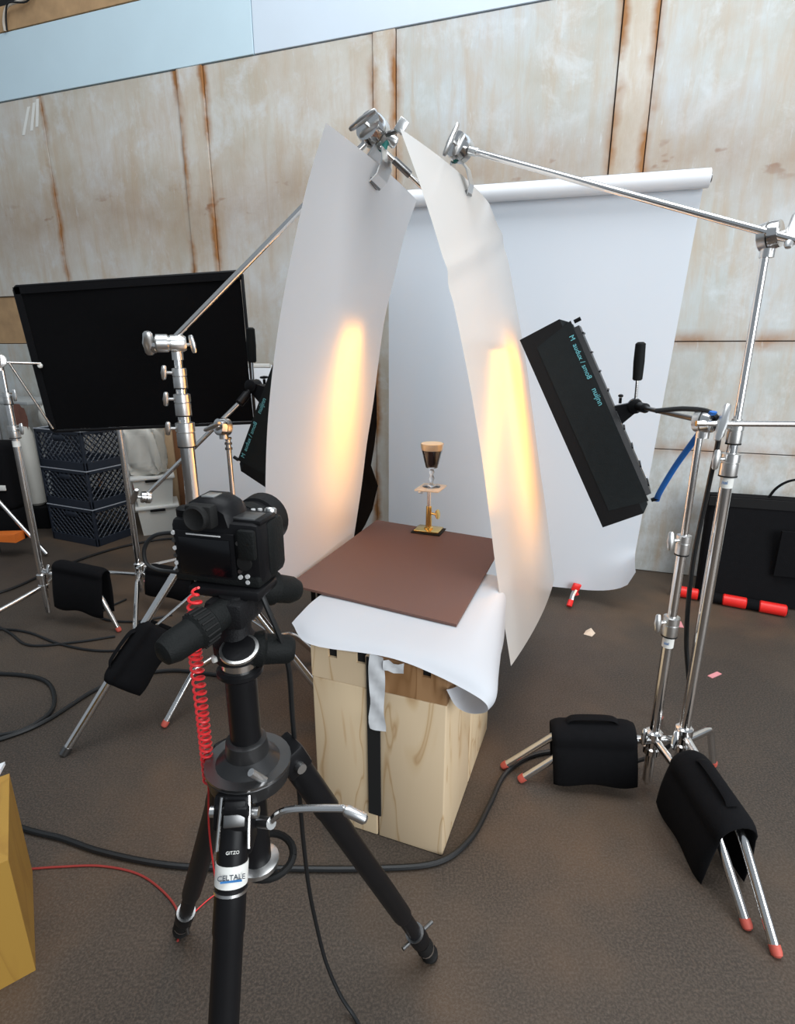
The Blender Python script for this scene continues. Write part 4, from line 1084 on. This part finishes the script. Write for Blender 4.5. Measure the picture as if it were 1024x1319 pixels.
# ------------------------------------------------------------------ storage bins, boards, clutter by the wall
def bin_(label, loc, rz, red):
    t = thing('storage_bin', label, 'bin', loc, (0, 0, rz), 'pale storage bins')
    m = MB(); w0, w1, d0, d1, h = .25, .29, .22, .26, .215
    m.hexa([V((-w0 / 2, -d0 / 2, 0)), V((w0 / 2, -d0 / 2, 0)), V((w0 / 2, d0 / 2, 0)), V((-w0 / 2, d0 / 2, 0)), V((-w1 / 2, -d1 / 2, h)), V((w1 / 2, -d1 / 2, h)), V((w1 / 2, d1 / 2, h)), V((-w1 / 2, d1 / 2, h))])
    m.build('tub', 'bin_plastic', t, smooth=False, local=True)
    MB().box((0, 0, h + .010), (w1 + .03, d1 + .03, .022), None, .006).build('lid', 'bin_lid', t, local=True)
    for s in (-1, 1): MB().box((0, s * (d1 / 2 + .008), h - .012), (.11, .012, .018), None, .003).build('lid_clip', 'black_plastic', t, local=True)
    if red: MB().box((-w1 / 2 + .01, -.02, h * .55), (.03, .10, .12), None, .012).build('red_content', 'cable_dull_red', t, local=True)
    return t
bin_('pale plastic storage bin on the floor beside the brown board', (-1.945, 4.335, 0), .42, False)
bin_('pale plastic storage bin on top of another, red thing inside', (-1.955, 4.335, .2365), .42, True)
# crumpled white sack on the bins
rows = []
def sp(c, e): return math.copysign(abs(c) ** e, c)
for i in range(21):
    a_ = PI * i / 20
    rows.append([V((-1.985 + .150 * math.sin(a_) ** .3 * sp(math.cos(b), .45) + .010 * math.sin(7 * b + i * 1.3), 4.32 + .10 * math.sin(a_) ** .3 * sp(math.sin(b), .5) + .012 * math.sin(9 * b + i * .8), .472 + .20 - .20 * sp(math.cos(a_), .5) + .008 * math.sin(6 * b + i))) for b in [2 * PI * j / 36 for j in range(37)]])
tag(MB().grid(rows).build('white_sack', 'bag_white', angle=60), 'crumpled white sack piled on the storage bins under the flag', 'sack')
t = thing('leaning_board', 'pale wooden board with a small blue shield mark behind the bins', 'board', (-1.895, 4.58, 0))
MB().box((-1.895, 4.58, .60), (.09, .025, 1.20), None, .003).build('plank', 'board_light_wood', t)
MB().lathe((-1.895, 4.566, .85), (0, -1, 0), [(0, .028), (.003, .028)], 14).build('shield_mark', 'ink_blue', t)
t = thing('leaning_board', 'brown wooden board with a dark oval mark behind the silver stand', 'board', (-1.795, 4.57, 0))
MB().box((-1.795, 4.57, .60), (.10, .030, 1.20), None, .003).build('plank', 'board_brown_wood', t)
rows_ = MB().lathe((-1.805, 4.554, .86), (0, -1, 0), [(0, .026), (.003, .026)], 18)
rows_.build('oval_mark', 'ink_dark', t)
# white polyboard
t = thing('white_polyboard', 'tall white polyboard leaning behind the black flag and slim stand', 'board', (-1.19, 3.9, 0))
MB().box((-1.19, 3.92, .66), (.68, .03, 1.32), Matrix.Rotation(-.12, 4, 'X'), .003).build('panel', 'paper_white', t)
MB().box((-1.19, 3.84, 1.315), (.68, .045, .025), Matrix.Rotation(-.12, 4, 'X'), .003).build('edge_strip', 'label_white', t)
# folding table with bags at the far left
t = thing('folding_table', 'grey folding table against the wall behind the milk crates', 'table', (-3.2, 4.80, 0))
MB().box((-3.30, 4.82, 1.005), (.86, .42, .030), Matrix.Rotation(-.3, 4, 'Z'), .006).build('tabletop', 'grey_top', t)
for lx, ly in ((-3.66, 4.80), (-2.93, 4.62), (-3.62, 5.06), (-2.90, 4.80)):
    MB().tube((lx, ly, 0), (lx, ly, .99), .013).build('leg', 'satin_steel', t)
tag(MB().grid([[V((-3.10 + .14 * i / 6, 4.47 + .012 * math.sin(i * 1.9 + j), .99 - .20 * j / 6 - .02 * math.sin(i * 1.4))) for i in range(7)] for j in range(7)]).build('brown_cloth', 'brown_cloth', angle=180), 'brown cloth hanging off the grey table', 'cloth')
rows = []
for i in range(11):
    a_ = PI * i / 10
    rows.append([V((-2.75 + .12 * math.sin(a_) ** .35 * math.cos(b) * (1 + .08 * math.sin(4 * b + i)), 4.50 + .08 * math.sin(a_) ** .6 * math.sin(b), .80 + .10 - .10 * math.cos(a_) + .008 * math.sin(5 * b))) for b in [2 * PI * j / 20 for j in range(21)]])
tag(MB().grid(rows).build('white_pouch', 'bag_white', angle=70), 'white soft pouch above the crates beside the brown cloth', 'bag')
t = thing('carton', 'plain carton under the white pouch behind the crates', 'box', (-2.72, 4.50, 0))
MB().box((-2.72, 4.50, .40), (.20, .16, .80), None, .004).build('carton_body', 'crate_navy', t)
tag(MB().lathe((-2.985, 4.46, .18), (-.05, .03, 1), [(0, .04), (.02, .062), (.58, .066), (.64, .05), (.65, .01)], 20).build('white_roll', 'bag_white'), 'tall white roll standing between the flag stand and the crates', 'roll')
tag(MB().box((-2.985, 4.46, .09), (.24, .20, .18), None, .01).build('dark_case', 'black_cloth'), 'low dark case under the white roll', 'case')
t = thing('black_backpack', 'black bag on the floor at the far end by the flag stand', 'bag', (-3.05, 4.15, 0))
MB().box((-3.03, 4.15, .50), (.28, .24, .52), None, .05, 4).build('body', 'black_cloth', t)
MB().box((-3.03, 4.15, .13), (.26, .22, .26), None, .03, 3).build('lower_pocket', 'black_cloth', t)
MB().box((-2.94, 4.02, .43), (.05, .012, .04), None, .004).build('patch', 'label_white', t)
t = thing('low_trolley', 'low chrome trolley with an orange tray beside the flag stand', 'trolley', (-2.85, 3.75, 0))
MB().tube((-2.89, 3.82, .46), (-2.50, 3.72, .02), .014).build('leg', 'chrome', t)
MB().tube((-2.98, 3.78, .02), (-2.98, 3.78, .26), .020).build('post', 'satin_steel', t)
MB().tube((-2.86, 3.75, .02), (-2.86, 3.75, .13), .012).build('post', 'dark_steel', t)
MB().hexa([V(p) for p in ((-2.93, 3.70, .125), (-2.66, 3.66, .125), (-2.66, 3.76, .125), (-2.93, 3.80, .125), (-2.90, 3.70, .165), (-2.66, 3.66, .185), (-2.66, 3.76, .185), (-2.90, 3.80, .165))]).build('orange_tray', 'orange_plastic', t, smooth=False)
MB().sweep(cat([(-2.90, 3.72, .40), (-2.85, 3.70, .33), (-2.90, 3.72, .26), (-2.84, 3.72, .20)], 5), .007, 7).build('red_lead', 'cable_dull_red', t)

# black drape behind the matte sheet
edge = [(-.109, 1.43), (-.104, 1.37), (-.098, 1.20), (-.098, 1.08), (-.112, .97), (-.128, .88), (-.108, .82), (-.095, .78), (-.110, .72), (-.123, .66), (-.160, .58), (-.195, .52), (-.20, .3), (-.20, .01)]
rows = []
for x_, z_ in edge:
    rows.append([V((-.42 + (x_ + .42) * j / 14, 2.66 + .014 * math.sin(j * 1.1 + z_ * 3), z_)) for j in range(15)])
t = thing('black_drape', 'black cloth drape standing behind the matte diffusion sheet', 'drape', (-.28, 2.66, 0))
MB().grid(rows).build('cloth', 'flag_cloth', t, angle=180)
MB().tube((-.44, 2.665, .01), (-.44, 2.665, 1.45), .012).build('pole', 'black_metal', t)
MB().tube((-.45, 2.665, 1.44), (-.11, 2.665, 1.44), .010).build('crossbar', 'black_metal', t)
MB().lathe((-.44, 2.665, 0), (0, 0, 1), [(0, .10), (.01, .10), (.014, .03), (.04, .015)], 18).build('foot_plate', 'black_metal', t)

# ------------------------------------------------------------------ right side: tote bag and red padded bar
t = thing('black_tote', 'large black flat equipment bag leaning at the wall with loop handle', 'bag', (2.10, 2.95, 0))
q0, q1 = V((1.795, 3.085, 0)), V((2.44, 2.880, 0)); qd = (q1 - q0).normalized(); qn = V((-qd.y, qd.x, 0))
rows = []
for i in range(13):
    z_ = .015 + .60 * i / 12; th = .075 * (1 - .35 * (i / 12) ** 2)
    lean = qn * (.06 * i / 12)
    ring_ = []
    Lq = (q1 - q0).length
    for j in range(32):
        a_ = 2 * PI * j / 32; ca, sa = math.cos(a_), math.sin(a_)
        ex = math.copysign(abs(ca) ** .25, ca); ey = math.copysign(abs(sa) ** .6, sa)
        ring_.append(q0 + qd * (Lq / 2 + ex * Lq / 2) + qn * (ey * th) + lean + ZZ * z_)
    rows.append(ring_ + [ring_[0]])
m = MB().grid(rows); m.add(rows[-1][:-1], [tuple(range(32))]); m.add(rows[0][:-1], [tuple(range(32))])
m.build('body', 'black_cloth', t)
MB().hexa([q0 + qd * a_ + qn * b + ZZ * z_ for z_ in (.560, .612) for a_, b in ((.0, -.004), (.64, -.004), (.64, .01), (.0, .01))]).build('top_band', 'soft_trim', t, smooth=False)
h0 = q0 + qd * .30 + qn * .06 + ZZ * .60
MB().sweep(cat([h0, h0 + qd * .035 + ZZ * .07, h0 + qd * .09 + ZZ * .115, h0 + qd * .16 + ZZ * .125, h0 + qd * .24 + ZZ * .08, h0 + qd * .27], 5), .014, 8, flat=.4).build('handle', 'black_cloth', t)
MB().hexa([q0 + qd * a_ + qn * b + ZZ * z_ for z_ in (.20, .46) for a_, b in ((.36, -.082), (.60, -.082), (.60, -.06), (.36, -.06))]).build('front_pocket', 'black_cloth', t, smooth=False)
t = thing('padded_bar', 'red and black padded bar lying on the floor before the black bag', 'bar', (1.92, 2.93, 0))
e0, e1 = V((1.645, 3.075, .035)), V((2.150, 2.790, .035)); ed = (e1 - e0).normalized(); EL = (e1 - e0).length
MB().tube(e0 - ed * .005, e1 + ed * .002, .020, n=16).build('core', 'black_rubber', t)
for f0, f1 in ((.03, .25), (.46, .67), (.77, .995)):
    MB().lathe(e0 + ed * EL * f0, ed, [(0, .026), (.006, .033), ((f1 - f0) * EL - .006, .033), ((f1 - f0) * EL, .026)], 18).build('red_pad', 'red_plastic', t)
for f0, f1 in ((0, .03), (.25, .46), (.67, .77)):
    MB().tube(e0 + ed * EL * f0, e0 + ed * EL * f1, .030, n=18).build('black_pad', 'black_cloth', t)

# ------------------------------------------------------------------ yellow crate at the near left
t = thing('yellow_crate', 'yellow wooden crate on the floor near the tripod with white paper on it', 'crate', (-1.2, 1.0, 0))
g0, g1 = V((-1.035, 1.227, 0)), V((-.862, .965, 0)); gd = V((-.48, -.36, 0))
MB().hexa([g0, g1, g1 + gd, g0 + gd] + [p + ZZ * .335 for p in (g0, g1, g1 + gd, g0 + gd)]).build('body', 'carton_yellow', t, smooth=False)
tag(MB().hexa([p + ZZ * z_ for z_ in (.337, .347) for p in (g0 + V((-.03, .03, 0)), g0 + V((-.01, -.04, 0)), g1 + gd * .6 + V((-.06, .03, 0)), g0 + gd * .8)]).build('white_paper_pad', 'paper_white', smooth=False), 'white paper pad lying on the yellow crate', 'paper')

# ------------------------------------------------------------------ cables and scraps on the floor
def floor_cable(name, label, pts, r, mat='cable_black', closed=False):
    return tag(MB().sweep(cat([(x_, y_, r + .001) for x_, y_ in pts], 8), r, 8).build(name, mat), label, 'cable')
floor_cable('floor_cable', 'thick black cable running past the boxes to the sandbagged legs', [(-1.60, 1.50), (-1.15, 1.365), (-1.01, 1.329), (-.87, 1.283), (-.694, 1.245), (-.534, 1.23), (-.313, 1.227), (-.092, 1.227), (.108, 1.245), (.218, 1.327), (.296, 1.456), (.378, 1.600), (.502, 1.690), (.70, 1.72)], .0085)
floor_cable('floor_cable', 'black cable running from the crates across the far floor', [(-2.70, 2.90), (-2.406, 3.09), (-2.307, 3.392), (-2.204, 3.674), (-2.038, 3.920), (-1.80, 4.08), (-1.55, 4.05)], .0085)
floor_cable('floor_cable', 'small loop of black cable on the floor before the crates', [(-2.27, 3.459), (-2.18, 3.36), (-2.10, 3.38), (-2.11, 3.47), (-2.20, 3.53), (-2.29, 3.50)], .006)
floor_cable('floor_cable', 'black cable passing under the sandbag of the flag stand', [(-2.40, 2.62), (-2.093, 2.635), (-1.919, 2.600), (-1.716, 2.495), (-1.533, 2.43), (-1.393, 2.416), (-1.25, 2.45)], .006)
floor_cable('floor_cable', 'second thin black cable beside the flag stand foot', [(-2.30, 2.78), (-2.02, 2.60), (-1.83, 2.47), (-1.62, 2.50), (-1.45, 2.56)], .006)
floor_cable('floor_cable', 'wide loop of black cable on the floor by the silver stand leg', [(-1.75, 1.72), (-1.515, 1.793), (-1.441, 1.83), (-1.407, 1.934), (-1.46, 2.05), (-1.556, 2.152), (-1.69, 2.201), (-1.90, 2.22)], .0085)
floor_cable('floor_cable', 'black cable crossing under the straight leg of the silver stand', [(-1.70, 1.66), (-1.509, 1.764), (-1.394, 1.875), (-1.302, 2.094), (-1.18, 2.20), (-1.02, 2.24), (-.80, 2.20)], .0085)
floor_cable('floor_cable', 'black cable curling around the stand behind the flag', [(-1.60, 3.00), (-1.66, 2.85), (-1.60, 2.75), (-1.42, 2.72), (-1.25, 2.80)], .006)
tag(MB().add([(.965, 2.590, .002), (1.000, 2.565, .002), (1.030, 2.60, .002), (1.02, 2.64, .012), (.985, 2.615, .010), (1.0, 2.60, .016)], [(0, 1, 5), (1, 2, 5), (2, 3, 5), (3, 4, 5), (4, 0, 5)]).build('paper_scrap', 'scrap_paper', smooth=False), 'small torn beige scrap on the floor below the backdrop clamp', 'scrap')
for lab, x_, y_, a_ in (('short pink tape mark on the floor behind the twin stands', 1.440, 2.215, .5), ('pink tape mark on the floor between tote and the tall stand', 1.52, 2.70, 1.3), ('pink tape mark on the floor seen through the camera cable loop', -1.62, 3.28, .1)):
    tag(MB().box((x_, y_, .0015), (.07, .022, .003), Matrix.Rotation(a_, 4, 'Z')).build('tape_mark', 'pink_tape', smooth=False), lab, 'tape')
